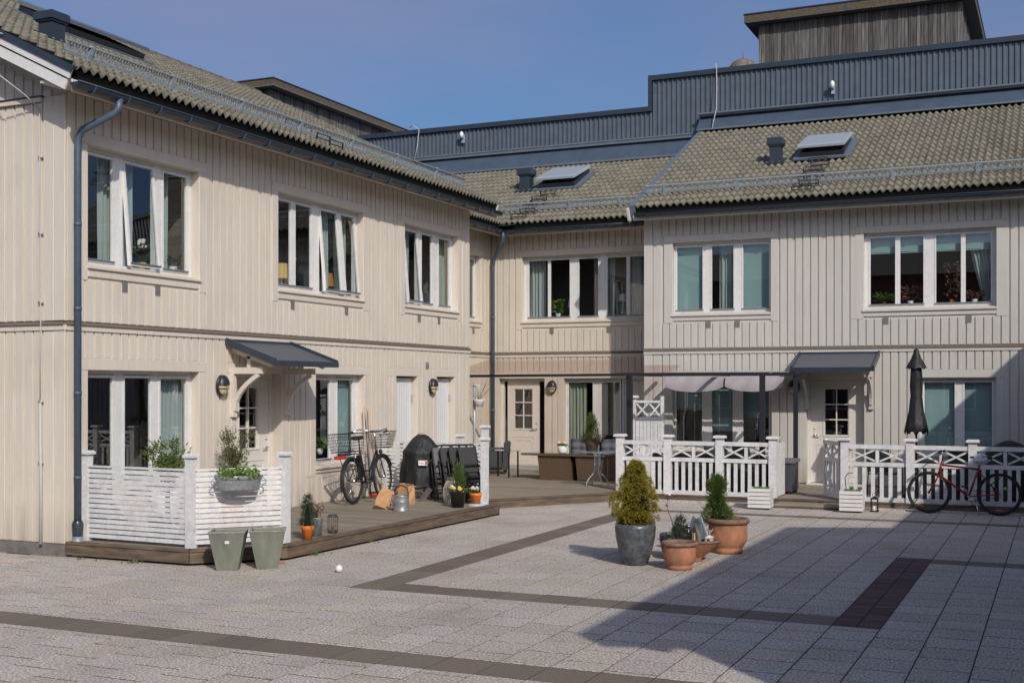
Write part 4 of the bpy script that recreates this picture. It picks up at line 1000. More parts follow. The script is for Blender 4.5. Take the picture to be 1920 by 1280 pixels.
for x in (0, .72):
    P, _ = panel_fr((-3.72, 22.95), (-4.12, 23.62), ZR+.04); b = MB(); b.box(x, x+.06, -.03, .02, 0, 1.06); mk('stile', b, 'weathered_white', P, gt)
ts = thing('lattice_screen', 'tall white privacy screen with crosses above upright boards, left of the terrace window', 'screen', Tr(-8.2, 24.2, ZR))
post(ts, Tr(-8.16, 24.2, ZR), 1.86, .12, .2)
for z0, z1 in ((1.76, 1.81), (1.42, 1.46), (.1, .16)): b = MB(); b.box(.06, .62, -.03, .02, z0, z1); mk('rail', b, 'weathered_white', Tr(-8.16, 24.2, ZR), ts)
for x0, x1 in ((.07, .34), (.36, .60)):
    for s in (0, 1): b = MB(); b.beam((x0, -.01+.012*s, 1.47+.28*s), (x1, -.01+.012*s, 1.75-.28*s), .018, .035); mk('cross_brace', b, 'weathered_white', Tr(-8.16, 24.2, ZR), ts)
for k in range(7): b = MB(); b.bbox(.07+k*.079, .14+k*.079, .17, 1.415, 0, .022, .006, FT); mk('upright_board', b, 'weathered_white', Tr(-8.16, 24.2, ZR), ts)
b = MB(); b.box(.61, .67, -.03, .03, 0, 1.9); mk('edge_post', b, 'weathered_white', Tr(-8.16, 24.2, ZR), ts)

# ================================================================== PERGOLA, AWNING, PARASOL
pg = thing('pergola', 'slim anthracite pergola frame with a bronze tinted sheet roof over the two terraces', 'pergola', Tr(-8.1, 23.5, ZR))
for (x, y, w, z0) in ((-8.13, 23.9, .11, ZC), (-5.22, 23.2, .095, ZR), (-4.98, 25.2, .085, ZR)):
    b = MB(); b.box(x-w/2, x+w/2, y-w/2, y+w/2, z0, 2.44); mk('post', b, 'anthracite', I4, pg)
for a, c in (((-8.2, 23.2, 2.46), (-5.1, 23.2, 2.46)), ((-8.2, 25.25, 2.47), (-4.85, 25.25, 2.47)), ((-8.13, 23.2, 2.46), (-8.13, 26.1, 2.47)), ((-5.0, 23.2, 2.46), (-5.0, 26.1, 2.47)), ((-12.98, 25.3, 2.46), (-8.1, 25.3, 2.48)), ((-6.6, 23.2, 2.46), (-6.6, 26.1, 2.47))):
    b = MB(); b.beam(a, c, .06, .06); mk('beam', b, 'anthracite', I4, pg)
for k in range(6):
    x = -13.02+k*.885; b = MB(); f = lambda y: 2.52+(y-25.25)*.175
    b.add([(x, 25.22, f(25.22)), (x+.87, 25.22, f(25.22)), (x+.87, 27.5, f(27.5)), (x, 27.5, f(27.5))], [(0, 1, 2, 3)]); mk('roof_sheet', b, 'bronze_sheet', I4, pg)
def swag(x0, x1, y, ztop, drop, label):
    b = MB(); n, m = 16, 6; vs = []
    for j in range(m+1):
        for i in range(n+1):
            t = i/n; s = j/m; ends = abs(t-.5)*2
            zz = ztop-s*drop*(1-.30*ends**3)-.02*s*(1-ends); yy = y-.03*math.sin(s*PI)-.10*s+.012*math.sin(t*22+s*2)
            vs.append((x0+(x1-x0)*t, yy, zz))
    b.add(vs, [(j*(n+1)+i, j*(n+1)+i+1, (j+1)*(n+1)+i+1, (j+1)*(n+1)+i) for j in range(m) for i in range(n)])
    return tag(mk('awning_cloth', b, 'awning', smooth=True), label, 'awning', 'pale cloth swags under the pergola beam')
swag(-7.72, -6.45, 25.12, 2.42, .30, 'left pale pink cloth swag hanging under the pergola beam'); swag(-6.42, -5.20, 25.12, 2.42, .29, 'right pale pink cloth swag hanging under the pergola beam')
b = MB(); b.box(-7.75, -5.15, 25.3, 26.1, 2.515, 2.53); tag(mk('awning_cloth', b, 'awning', smooth=False), 'flat folded pale cloth lying on top of the pergola frame', 'awning')
pr = thing('parasol', 'closed black parasol standing upright behind the right picket fence', 'parasol', Tr(-2.52, 24.3, ZR))
b = MB(); n = 32; prof = [(1.24, .20, .5), (1.30, .225, .45), (1.42, .19, .3), (1.62, .14, .2), (1.86, .115, .1), (1.90, .105, .05), (2.1, .12, .2), (2.4, .105, .2), (2.5, .10, .1)]
vs = []
for z, r, f in prof:
    for k in range(n):
        a = 2*PI*k/n; rr = r*(1-f*.35*(k % 4 == 2)-f*.15*(k % 4 in (1, 3))); vs.append((rr*math.cos(a), rr*math.sin(a), z-(.07 if k % 4 == 0 and z < 1.31 else 0)))
b.add(vs, [(i*n+k, i*n+(k+1) % n, (i+1)*n+(k+1) % n, (i+1)*n+k) for i in range(len(prof)-1) for k in range(n)]); mk('canopy_cloth', b, 'black_cloth', Tr(-2.52, 24.3, ZR), pr, True)
b = MB(); prof = [(2.46, .20), (2.49, .175), (2.62, .10), (2.74, .055), (2.80, .045), (2.82, .01)]; vs = []
for z, r in prof:
    for k in range(16):
        a = 2*PI*k/16; rr = r*(1-.14*(k % 2)); vs.append((rr*math.cos(a), rr*math.sin(a), z-(.03 if k % 2 == 0 and z < 2.47 else 0)))
b.add(vs, [(i*16+k, i*16+(k+1) % 16, (i+1)*16+(k+1) % 16, (i+1)*16+k) for i in range(len(prof)-1) for k in range(16)]); mk('top_vent', b, 'black_cloth', Tr(-2.52, 24.3, ZR), pr, True)
b = MB(); b.tube([(0, 0, .05), (0, 0, 2.6)], .02, 10); mk('pole', b, 'black_metal', Tr(-2.52, 24.3, ZR), pr, True)
b = MB(); b.lathe([(.001, 0), (.26, 0), (.25, .06), (.05, .08), (.04, .3), (.001, .3)], 16); mk('base', b, 'anthracite', Tr(-2.52, 24.3, ZR), pr, True)
b = MB(); b.tube([(0.105*math.cos(a), .105*math.sin(a), 1.88) for a in [2*PI*k/16 for k in range(17)]], .012, 5); mk('strap', b, 'black', Tr(-2.52, 24.3, ZR), pr, True)

# ================================================================== LAMPS
lamp(FL @ Tr(3.14, -.075, 2.23), 'oval half hooded lamp with cream glass left of the canopied door', 0)
lamp(FL @ Tr(10.0, -.075, 2.22), 'oval half hooded lamp between the two narrow white storage doors', 0)
lamp(FC @ Tr(1.70, -.075, 2.21), 'oval half hooded lamp beside the ajar door under the bronze roof', 0)
lamp(FRH @ Tr(q-5.22, -.075, 2.21), 'dark oval lamp behind the pergola post left of the right-hand door', 0)

# ================================================================== FOLIAGE
def leaf(b, p, d, l, w, r):
    d = d.normalized(); s = d.cross(Vector((r.uniform(-1, 1), r.uniform(-1, 1), r.uniform(-1, 1))))
    if s.length < .05: return
    s = s.normalized()*w/2; n = s.cross(d).normalized()*w*.25
    b.add([p, p+d*l*.45+s+n, p+d*l, p+d*l*.45-s+n], [(0, 1, 2, 3)])
def clumpy(prof, nclump, nleaf, l, w, seed, cs=.05, up=.6, squeeze=1.0, top=None):
    """prof(t)->radius; returns MB, height 1 scaled by caller"""
    r = random.Random(seed); b = MB(); H, f = prof
    for i in range(nclump):
        t = r.random()**1.0; z = t*H; a = r.uniform(0, 2*PI); R0 = f(t)*(1+.10*math.sin(3*a+7*t)+.08*math.sin(5*a-11*t)+r.uniform(-.13, .12)); dd = r.choice((1, 1, .9, .75))
        c = Vector((R0*dd*math.cos(a), R0*dd*math.sin(a), z)); out = Vector((math.cos(a), math.sin(a), up))
        for k in range(nleaf):
            o = Vector((r.gauss(0, 1), r.gauss(0, 1), r.gauss(0, 1)))
            leaf(b, c+o*cs*.5, out+o*.75, l*r.uniform(.6, 1.2), w, r)
    return b
def stem(P, t, pts, r0, m='bark', name='stem'):
    b = MB(); n = len(pts); b.tube(pts, [r0*(1-.6*i/(n-1)) for i in range(n)], 7); return mk(name, b, m, P, t, True)
def egg(t): return max(0.02, .275*(math.sin(min(1, (t*1.12+.10))*PI*.5+0)**.9 if t < .28 else (1-((t-.28)/.72)**1.35)*.98+.02))

# -- central group of pots
def pot(name, label, P, prof, m, rimm=None, soil=True, n=36, sr=None, cat='pot', sy=1, rim=None, group=None):
    t = thing(name, label, cat, P, group)
    b = MB(); b.lathe(prof, n, sy=sy); mk('pot_body', b, m, P, t, True)
    if rim: b = MB(); b.lathe(rim, n, sy=sy); mk('pot_rim', b, rimm or m, P, t, True)
    if soil:
        r, z = sr; b = MB(); b.lathe([(.001, z+.012), (r*.5, z+.008), (r, z)], n, sy=sy); mk('soil', b, soil if isinstance(soil, str) else 'soil', P, t, True)
    return t
big = [(.001, 0), (.13, 0), (.15, .01), (.205, .16), (.245, .34), (.255, .46), (.248, .51), (.228, .515), (.215, .47), (.19, .44)]
P = Tr(-4.83, 14.42); t = pot('glazed_pot', 'big grey glazed pot holding the golden conifer', P, big, 'glaze', sr=(.22, .455), group=None)
tr_ = thing('golden_conifer', 'rounded golden green dwarf conifer growing in the big grey pot', 'conifer', Tr(-4.83, 14.42, .46))
stem(Tr(-4.83, 14.42, .45), tr_, [(0, 0, 0), (.01, 0, .15), (0, .01, .5)], .03)
def goldprof(t):
    pts = [(0, .07), (.06, .17), (.16, .25), (.30, .27), (.45, .25), (.6, .205), (.72, .15), (.82, .115), (.92, .09), (1, .03)]
    for (a, x), (c, y) in zip(pts, pts[1:]):
        if t <= c: return x+(y-x)*(t-a)/(c-a)
    return .03
b = clumpy((.80, goldprof), 560, 34, .022, .010, 5, cs=.024, up=.5)
mk('foliage', b, 'conifer_gold', Tr(-4.83, 14.42, .475), tr_, kind='stuff')
b = MB(); b.lathe([(goldprof(i/10)*.66, i*.076) for i in range(11)], 14); mk('inner_twigs', b, 'core_shade', Tr(-4.83, 14.42, .475), tr_, True)  # solid near-black core painted as shade between the leaves
r = random.Random(9); b = MB()
for k in range(60): a = r.uniform(-1.2, 2.6); rr = r.uniform(.12, .215); b.ell((rr*math.cos(a), rr*math.sin(a), .475+r.uniform(0, .02)), r.uniform(.009, .017), .012, .010, 6, 4)
mk('white_pebbles', b, 'pebble', P, t, True, kind='stuff')
P = Tr(-5.02, 15.0); t = pot('glazed_pot', 'second grey glazed pot half hidden behind the big one', P, big, 'glaze', sr=(.22, .455))
t = pot('glazed_pot', 'small grey pot on the ground right of the big grey pot', Tr(-4.62, 15.25) @ Matrix.Scale(.60, 4), big, 'glaze', sr=(.22, .455))
t = pot('glazed_pot', 'smallest dark grey pot behind the small spruce', Tr(-4.66, 15.95) @ Matrix.Scale(.62, 4), big, 'glaze', sr=(.22, .455))
tp = [(.001, 0), (.15, 0), (.152, .045), (.148, .05), (.165, .07), (.195, .12), (.20, .18), (.20, .29)]
trm = [(.20, .285), (.222, .292), (.226, .315), (.212, .335), (.185, .335), (.18, .30), (.178, .26)]
t = pot('terracotta_pot', 'small round terracotta pot at the front of the group, empty with dry soil', Tr(-4.22, 14.28), tp, 'terracotta', 'terra_rim', soil='soil', sr=(.18, .275), rim=trm)
sc = lambda L_, k, kz: [(a*k, c*kz) for a, c in L_]
t = pot('terracotta_pot', 'large wide terracotta pot at the back holding the thuja', Tr(-4.05, 15.95), sc(tp, 1.28, 1.38), 'terracotta', 'terra_rim', sr=(.24, .37), rim=sc(trm, 1.28, 1.38))
bowl = [(.001, 0), (.10, 0), (.09, .035), (.12, .06), (.22, .14), (.30, .215), (.325, .25)]
P = Tr(-4.24, 15.0); t = pot('terracotta_bowl', 'shallow terracotta bowl on a foot, filled with ornaments', P, bowl, 'terracotta', 'terra_rim', sr=(.285, .215), rim=[(.325, .245), (.345, .258), (.345, .278), (.32, .285), (.295, .265), (.28, .225)], cat='bowl', sy=.85)
tj = thing('thuja', 'slim bright green thuja in the large terracotta pot', 'conifer', Tr(-4.2, 15.95, .38)); stem(Tr(-4.2, 15.95, .38), tj, [(0, 0, 0), (0, 0, .5)], .02)
mk('foliage', clumpy((.60, lambda t: .155*(1-t)**.55*(.75+.35*math.sin(9*t))*(1.1 if t < .3 else 1)+.015), 300, 20, .045, .010, 11, cs=.05, up=1.6), 'thuja', Tr(-4.2, 15.95, .39), tj, kind='stuff')
b = MB(); b.lathe([(.075*(1-i/9)**.6+.005, i*.055) for i in range(10)], 10); mk('inner_twigs', b, 'core_shade', Tr(-4.2, 15.95, .4), tj, True)  # dark solid core, shade within the thuja put into colour
sp = thing('small_spruce', 'small dark green spruce seedling rising behind the front terracotta pot', 'conifer', Tr(-4.42, 15.0, .22)); stem(Tr(-4.42, 15.0, .22), sp, [(0, 0, 0), (.01, 0, .33)], .012)
mk('foliage', clumpy((.30, lambda t: .115*(1-t)**.7+.01), 170, 16, .032, .005, 12, cs=.04, up=.9), 'spruce', Tr(-4.42, 15.0, .24), sp, kind='stuff')
stem(Tr(-4.42, 15.0, .5), sp, [(0, 0, 0), (.005, 0, .13)], .005, 'spruce', 'leader')
b = MB(); P = Tr(-4.5, 15.1, .25); pts = [(0, 0, 0), (-.03, 0, .15), (-.10, 0, .32), (-.13, 0, .42), (-.12, .0, .56)]
rsr = thing('dried_rose', 'bare leaning stalk with a dried white rose head above the small spruce', 'flower', P)
b.tube(pts, [.006, .005, .005, .004, .003], 6); b.tube([pts[3], (-.16, 0, .5)], .003, 5); mk('stalk', b, 'bark', P, rsr, True)
b = MB(); 
for k in range(10): a = k*.63; b.ell((-.12+.025*math.cos(a), .02*math.sin(a), .57+.008*(k % 3)), .014, .014, .010, 6, 4)
mk('petals', b, 'white_flower', P, rsr, True)
b = MB()
for k in range(14): leaf(b, Vector((-.11, 0, .55)), Vector((r.uniform(-1, 1), r.uniform(-1, 1), r.uniform(-1, .3))), .06, .02, r)
for k in range(5): leaf(b, Vector((-.12, 0, .42)), Vector((r.uniform(-1, 1), r.uniform(-1, 1), .2)), .05, .02, r)
mk('withered_leaves', b, 'bark', P, rsr, kind='stuff')
P = Tr(-4.21, 15.02, .23) @ Rz(rad(-30)); bh = thing('bird_house', 'small weathered wooden bird house with steep grey roof in the terracotta bowl', 'bird house', P)
b = MB(); b.prism([(-.07, 0), (.07, 0), (.07, .10), (0, .24), (-.07, .10)], -.05, .05, Matrix(((1, 0, 0, 0), (0, 0, 1, 0), (0, 1, 0, 0), (0, 0, 0, 1)))); mk('body', b, 'old_wood_pale', P, bh)
for s in (-1, 1): b = MB(); b.beam((s*.115, 0, .06), (0, 0, .305), .16, .014, (0, 1, 0)); mk('roof_panel', b, 'galv', P, bh)
b = MB(); b.beam((.0, -.06, .02), (.0, -.06, .13), .04, .02); mk('perch', b, 'wood_light', P, bh)
b = MB(); b.tube([(-.1, -.05, 0), (-.1, -.05, .19)], .007, 6); b.ell((-.1, -.05, .20), .018, .018, .022); b.ell((-.1, -.05, .13), .012, .012, .02); tag(mk('solar_stick', b, 'steel', P, smooth=True), 'thin silver garden stick standing left of the bird house', 'garden stick')
P = Tr(-4.02, 14.9, .235); lt = thing('small_lantern', 'tiny white metal lantern lying in the right of the terracotta bowl', 'lantern', P)
b = MB(); 
for x in (-.03, .03):
    for y in (-.03, .03): b.box(x-.005, x+.005, y-.005, y+.005, 0, .08)
b.box(-.04, .04, -.04, .04, -.005, .005); b.box(-.042, .042, -.042, .042, .08, .088); b.add([(-.045, -.045, .088), (.045, -.045, .088), (.045, .045, .088), (-.045, .045, .088), (0, 0, .12)], [(0, 1, 4), (1, 2, 4), (2, 3, 4), (3, 0, 4)])
mk('frame', b, 'ceramic', P, lt); b = MB(); b.tube([(0, 0, .12), (.03, 0, .17), (.045, 0, .19)], .004, 5); b.tube([(0, 0, .12), (.01, 0, .18)], .004, 5); mk('hook', b, 'ceramic', P, lt, True)
b = MB(); b.box(-.01, .01, -.032, -.03, .02, .06); b.box(-.025, -.015, -.032, -.03, .03, .07); mk('grille', b, 'black', P, lt)
b = MB()
for k in range(22): b.ell((-4.22+r.uniform(-.05, .1), 14.82+r.uniform(-.03, .05), .24+r.uniform(0, .02)), .014, .012, .009, 6, 4)
o = mk('white_shells', b, 'pebble', I4, smooth=True, kind='stuff'); tag(o, 'heap of small white shells in the front of the terracotta bowl', 'shells')
b = MB(); b.lathe([(.001, 0), (.09, 0), (.115, .05), (.115, .10), (.10, .10), (.09, .05)], 20, (-4.13, 15.12, .22)); tag(mk('small_dish', b, 'terracotta', I4, smooth=True), 'small orange clay dish standing in the terracotta bowl', 'dish')
b = MB(); b.ell((-7.84, 12.35, .045), .045, .045, .045, 18, 12); tag(mk('ball', b, 'ceramic', smooth=True), 'small white ball lying on the paving in front of the left deck', 'ball')

# -- green-grey planters
def sqpot(x, y, rz, label, stick=False):
    P = Tr(x, y) @ Rz(rad(rz)); t = thing('square_planter', label, 'planter', P, 'tapered green-grey planters before the left deck')
    b = MB(); lo, hi, h = .125, .215, .46
    vs = []
    for s, z in ((lo, 0), (hi, h-.0)): vs += [(-s, -s, z), (s, -s, z), (s, s, z), (-s, s, z)]
    for s, z in ((hi-.03, h), (lo, .38)): vs += [(-s, -s, z), (s, -s, z), (s, s, z), (-s, s, z)]
    fs = [(0, 3, 2, 1)]
    for i in (0, 4, 8): fs += [(i+k, i+(k+1) % 4, i+4+(k+1) % 4, i+4+k) for k in range(4)]
    b.add(vs, fs); mk('planter_body', b, 'pot_green', P, t)
    b = MB(); w = hi+.006; b.box(-w, w, -w, -w+.035, h, h+.012); b.box(-w, w, w-.035, w, h, h+.012); b.box(-w, -w+.035, -w+.036, w-.036, h, h+.012); b.box(w-.035, w, -w+.036, w-.036, h, h+.012); mk('planter_rim', b, 'pot_rim', P, t)
    b = MB(); b.box(-.17, .17, -.17, .17, .42, .445); mk('soil', b, 'dry_soil', P, t)
    if stick:
        b = MB(); b.add([(-.02, -.190, .33), (.03, -.190, .33), (.03, -.197, .365), (-.02, -.197, .365)], [(0, 1, 2, 3)]); mk('price_sticker', b, 'ceramic', P, t)
sqpot(-9.20, 12.02, 30, 'left tapered green-grey planter with a small white sticker, empty', True)
sqpot(-8.85, 12.33, 34, 'right tapered green-grey planter, empty, nearer the deck corner')
b = MB(); b.bbox(-9.2, -8.85, 12.45, 12.7, 0, .02, .004); tag(mk('clay_tile', b, 'terracotta'), 'flat terracotta tile on the ground between the two green-grey planters', 'tile')
# -- zinc oval planter hung on the screen
P = Tr(-9.53, 12.60, .90) @ Rz(math.atan2(.9, .78)); zp = thing('zinc_planter', 'oval zinc planter hung on the white slat screen, full of green herbs', 'planter', P @ Tr(0, -.17, 0))
P = P @ Tr(0, -.17, 0); b = MB(); pr_ = [(.001, 0), (.235, 0), (.25, .03), (.30, .17), (.31, .19), (.30, .20), (.285, .17), (.26, .12)]
b.lathe(pr_, 28, sy=.42); mk('tub', b, 'zinc', P, zp, True); b = MB(); b.lathe([(.001, .155), (.28, .15)], 24, sy=.48); mk('soil', b, 'soil', P, zp)
b = MB()
for s in (-1, 1): b.tube([(s*.30, 0, .17), (s*.34, 0, .14), (s*.34, 0, .09), (s*.29, 0, .07)], .008, 6); b.beam((s*.15, .14, .20), (s*.15, .16, .05), .02, .006)
mk('handles', b, 'galv', P, zp, True)
b = MB(); rr_ = random.Random(4)
for k in range(420):
    c = Vector((rr_.uniform(-.24, .22), rr_.uniform(-.13, .12), .17+abs(rr_.gauss(0, .055)))); leaf(b, c, Vector((rr_.gauss(0, 1), rr_.gauss(0, 1)-.3, rr_.gauss(.3, .7))), .06, .035, rr_)
o = mk('herb_plant', b, 'herb', P, kind='stuff'); tag(o, 'bright green leafy herbs spilling over the oval zinc planter', 'herbs')

def bush(label, x, y, z, h, r, trunk, leafm, n, l, w, seed, name='potted_shrub', multi=1, squash=1):
    P = Tr(x, y, z); t = thing(name, label, 'shrub', P); rr = random.Random(seed)
    b = MB()
    tips = []
    for k in range(multi*9):
        a = rr.uniform(0, 2*PI); e = rr.uniform(.2, 1); p0 = Vector((0, 0, trunk*.6)); p2 = Vector((r*e*math.cos(a), r*e*math.sin(a), trunk+(h-trunk)*rr.uniform(.15, .95)))
        p1 = (p0+p2)/2+Vector((0, 0, .06)); b.tube([p0, p1, p2], [.009, .006, .003], 5); tips.append(p2); tips.append(p1)
    b.tube([(0, 0, 0), (.01, 0, trunk*.5), (0, 0, trunk*.75)], [.018, .015, .012], 7); mk('branches', b, 'bark', P, t, True)
    b = MB()
    for k in range(n):
        c = rr.choice(tips)+Vector((rr.gauss(0, 1), rr.gauss(0, 1), rr.gauss(0, 1)))*r*.22
        leaf(b, c, Vector((c.x, c.y, .1+rr.uniform(0, .6)))*1.5+Vector((rr.gauss(0, .4), rr.gauss(0, .4), rr.gauss(0, .4))), l*rr.uniform(.6, 1.2), w, rr)
    mk('foliage', b, leafm, P, t, kind='stuff'); return t
bush('tall olive green potted shrub on a bare stem in front of the left door', -11.22, 14.75, .55, 1.0, .27, .42, 'olive', 2000, .06, .013, 21)
pot('clay_pot', 'clay pot of the olive green shrub, hidden behind the slat screen', Tr(-11.22, 14.75, ZL), sc(tp, .8, 1.0), 'terracotta', 'terra_rim', sr=(.14, .27), rim=sc(trm, .8, 1.0))
bush('bushy green potted shrub behind the slat screen before the lower left window', -11.15, 13.2, .80, .66, .22, .1, 'bush', 1500, .075, .022, 22)
pot('white_pot', 'white pot of the bushy shrub behind the slat screen', Tr(-11.15, 13.2, ZL), [(.001, 0), (.15, 0), (.2, .60), (.19, .60), (.17, .5)], 'ceramic', sr=(.18, .56))
def flowerpot(label, x, y, z, r, h, m='orange'):
    P = Tr(x, y, z); return pot('flower_pot', label, P, [(.001, 0), (r*.68, 0), (r*.9, h*.72), (r*.98, h*.74), (r, h), (r*.9, h), (r*.8, h*.8)], m, sr=(r*.88, h*.88))
flowerpot('bright orange plastic pot beside the slat screen post on the left deck', -9.07, 13.52, ZL, .085, .19)
b = MB(); b.lathe([(.085, 0), (.09, .03), (.075, .03)], 24, (-9.07, 13.52, ZL)); 
sp = thing('small_conifer', 'dense dark green conifer in the orange pot by the screen post', 'conifer', Tr(-9.07, 13.52, .35)); stem(Tr(-9.07, 13.52, .35), sp, [(0, 0, 0), (0, 0, .25)], .01)
mk('foliage', clumpy((.40, lambda t: .088*(1-t)**.6+.006), 210, 14, .032, .005, 14, cs=.035, up=1.8), 'spruce', Tr(-9.07, 13.52, .36), sp, kind='stuff')
b = MB(); b.lathe([(.045*(1-i/9)**.6+.003, i*.035) for i in range(10)], 10); mk('inner_twigs', b, 'core_shade', Tr(-9.07, 13.52, .36), sp, True)  # dark solid core, painted shade within the small conifer
pot('zinc_pot', 'plain zinc pot just right of the bright orange pot', Tr(-9.22, 13.93, ZL), [(.001, 0), (.085, 0), (.10, .24), (.105, .25), (.095, .25), (.09, .2)], 'zinc', sr=(.09, .22))
bush('straggly thin shrub with reddish leaves in the zinc pot', -9.22, 13.93, .38, .25, .15, .02, 'rust_leaf', 110, .04, .02, 23)
P = Tr(-9.18, 14.30, ZL); wl = thing('wire_lantern', 'black wire cage lantern with a little bird inside, near the deck edge', 'lantern', P); b = MB()
for k in range(16):
    a = 2*PI*k/16; r0 = .072; pts = [(r0*.8*math.cos(a), r0*.8*math.sin(a), .0), (r0*math.cos(a), r0*math.sin(a), .03), (r0*math.cos(a), r0*math.sin(a), .22), (r0*.75*math.cos(a), r0*.75*math.sin(a), .25)]; b.tube(pts, .0028, 4)
for z, r0 in ((.004, .058), (.03, .072), (.225, .072), (.25, .055)): b.tube([(r0*math.cos(2*PI*k/20), r0*math.sin(2*PI*k/20), z) for k in range(21)], .004, 5)
b.lathe([(.001, .002), (.058, .002)], 16); mk('cage', b, 'black_metal', P, wl, True)
b = MB(); b.ell((0, 0, .07), .018, .03, .02); b.ell((0, -.025, .09), .012, .014, .012); b.tube([(0, .02, .075), (0, .06, .10)], [.008, .003], 5); b.lathe([(.03, 0), (.03, .03), (.001, .03)], 12, (0, 0, .01)); mk('bird_figure', b, 'bark', P, wl, True)
# ground weeds along the deck
b = MB(); rr_ = random.Random(8)
for (x, y, n) in ((-10.6, 11.93, 26), (-8.93, 13.5, 30), (-8.9, 14.9, 10), (-11.4, 11.9, 8), (-8.88, 15.6, 6), (-9.1, 12.85, 9), (-11.1, 11.92, 6)):
    for k in range(n): leaf(b, Vector((x+rr_.gauss(0, .05), y+rr_.gauss(0, .05), .0)), Vector((rr_.gauss(0, .7), rr_.gauss(0, .7), 1)), .05, .018, rr_)
o = mk('weeds', b, 'bush', kind='stuff'); tag(o, 'small green weeds in the gap below the left deck edge', 'weeds')

# ================================================================== BICYCLES
def bicycle(P, label, frame_m, city=True, group=None):
    t = thing('bicycle', label, 'bicycle', P, group)
    wr = .345; wb = 1.08
    def wheel(x, name, turn=0):
        W = P @ Tr(x, 0, wr) @ Rz(rad(turn)); N = 40
        ring = lambda r, w, m, nm, k=8: mk(nm, (lambda b: b.tube([(r*math.cos(2*PI*i/N), 0, r*math.sin(2*PI*i/N)) for i in range(N+1)], w, k, False) and b)(MB()), m, W, wo_, True)
        wo_ = mk(name, (lambda b: b.tube([(0, -.05, 0), (0, .05, 0)], .022, 10) and b)(MB()), 'steel', W, t, True)
        ring(wr-.018, .019, 'rubber', 'tyre'); ring(wr-.045, .010, 'black_metal', 'rim')
        b = MB()
        for i in range(28): a = 2*PI*i/28; s = (-1)**i; b.tube([(.02*math.cos(a+s*.9), .025*s, .02*math.sin(a+s*.9)), ((wr-.05)*math.cos(a), 0, (wr-.05)*math.sin(a))], .0013, 3)
        mk('spokes', b, 'spoke', W, wo_, kind='stuff')
        if not city:
            a = -1.0 if x > .5 else -1.57; c = Vector(((wr-.09)*math.cos(a), 0, (wr-.09)*math.sin(a))); d = Vector((-math.sin(a), 0, math.cos(a)))*.055; b = MB(); b.beam(c-d, c+d, .012, .03, (0, 1, 0)); mk('reflector', b, 'reflector', W, wo_)
        return W
    wheel(0, 'rear_wheel'); wheel(wb, 'front_wheel', 0)
    bb = Vector((.46, 0, .30)); st_ = Vector((.30, 0, .80 if not city else .78)); hd1 = Vector((.88, 0, .83)); hd0 = Vector((.93, 0, .64)); ax = Vector((0, 0, wr)); fx = Vector((wb, 0, wr))
    b = MB()
    if city:
        b.tube([hd0, Vector((.68, 0, .36)), bb], .022, 8); b.tube([hd1-Vector((0, 0, .08)), Vector((.62, 0, .46)), Vector((.42, 0, .48))], .016, 8)
    else:
        b.tube([hd1-Vector((.0, 0, .03)), st_-Vector((0, 0, .06))], .016, 8); b.tube([hd0, bb], .019, 8)
    b.tube([bb, st_], .017, 8); b.tube([hd0, hd1], .022, 8)
    for s in (-.055, .055): b.tube([bb+Vector((0, s*.5, 0)), ax+Vector((0, s, 0))], .010, 6); b.tube([st_+Vector((.01, s*.4, -.10)), ax+Vector((0, s, 0))], .009, 6)
    mk('frame', b, frame_m, P, t, True)
    b = MB()
    for s in (-.05, .05): b.tube([hd0+Vector((.0, s, -.02)), Vector((.98, s, .52)), fx+Vector((0, s, 0))], .012, 6)
    b.tube([hd0+Vector((0, -.05, -.02)), hd0+Vector((0, .05, -.02))], .014, 6); mk('fork', b, frame_m, P, t, True)
    b = MB()
    if city: b.tube([(.87, 0, .83), (.85, 0, 1.03), (.90, 0, 1.06)], .013, 8); b.tube([(.66, -.29, 1.06), (.80, -.24, 1.10), (.90, -.08, 1.07), (.90, .08, 1.07), (.80, .24, 1.10), (.66, .29, 1.06)], .011, 8)
    else: b.tube([(.88, 0, .83), (.86, 0, .97), (.93, 0, 1.0)], .013, 8); b.tube([(.88, -.28, 1.03), (.93, -.1, 1.0), (.93, .1, 1.0), (.88, .28, 1.03)], .011, 8)
    h = mk('handlebar', b, 'steel' if city else 'black_metal', P, t, True)
    b = MB()
    for s in (-1, 1):
        if city: b.tube([(.56, s*.30, 1.05), (.68, s*.29, 1.065)], .018, 8)
        else: b.tube([(.875, s*.20, 1.025), (.865, s*.30, 1.035)], .017, 8); b.tube([(.90, s*.2, 1.02), (.98, s*.2, .98)], .006, 5)
    mk('grips', b, 'rubber', P, h, True)
    sx = st_.x-.02; sz = .98 if city else .93
    b = MB(); b.ell((sx-.07, 0, sz), .12, .09 if city else .075, .035, 12, 6); b.ell((sx+.07, 0, sz+.005), .11, .03, .022, 10, 6); sd = mk('saddle', b, 'black', P, t, True)
    b = MB(); b.tube([st_, (sx-.0, 0, sz)], .013, 8); mk('seat_post', b, 'steel', P, t, True)
    b = MB(); b.tube([bb+Vector((.09*math.cos(2*PI*k/20), -.055, .09*math.sin(2*PI*k/20))) for k in range(21)], .005, 5); b.tube([bb+Vector((0, -.07, 0)), bb+Vector((0, .07, 0))], .02, 8)
    b.tube([bb+Vector((0, -.07, 0)), bb+Vector((-.06, -.08, -.16))], .009, 6); b.tube([bb+Vector((0, .07, 0)), bb+Vector((.06, .08, .16))], .009, 6); cr = mk('crank', b, 'steel' if not city else 'black_metal', P, t, True)
    b = MB(); b.box(.46-.06-.05, .46-.06+.05, -.17, -.085, .125, .15); b.box(.46+.06-.05, .46+.06+.05, .085, .17, .45, .475); mk('pedals', b, 'black', P, cr)
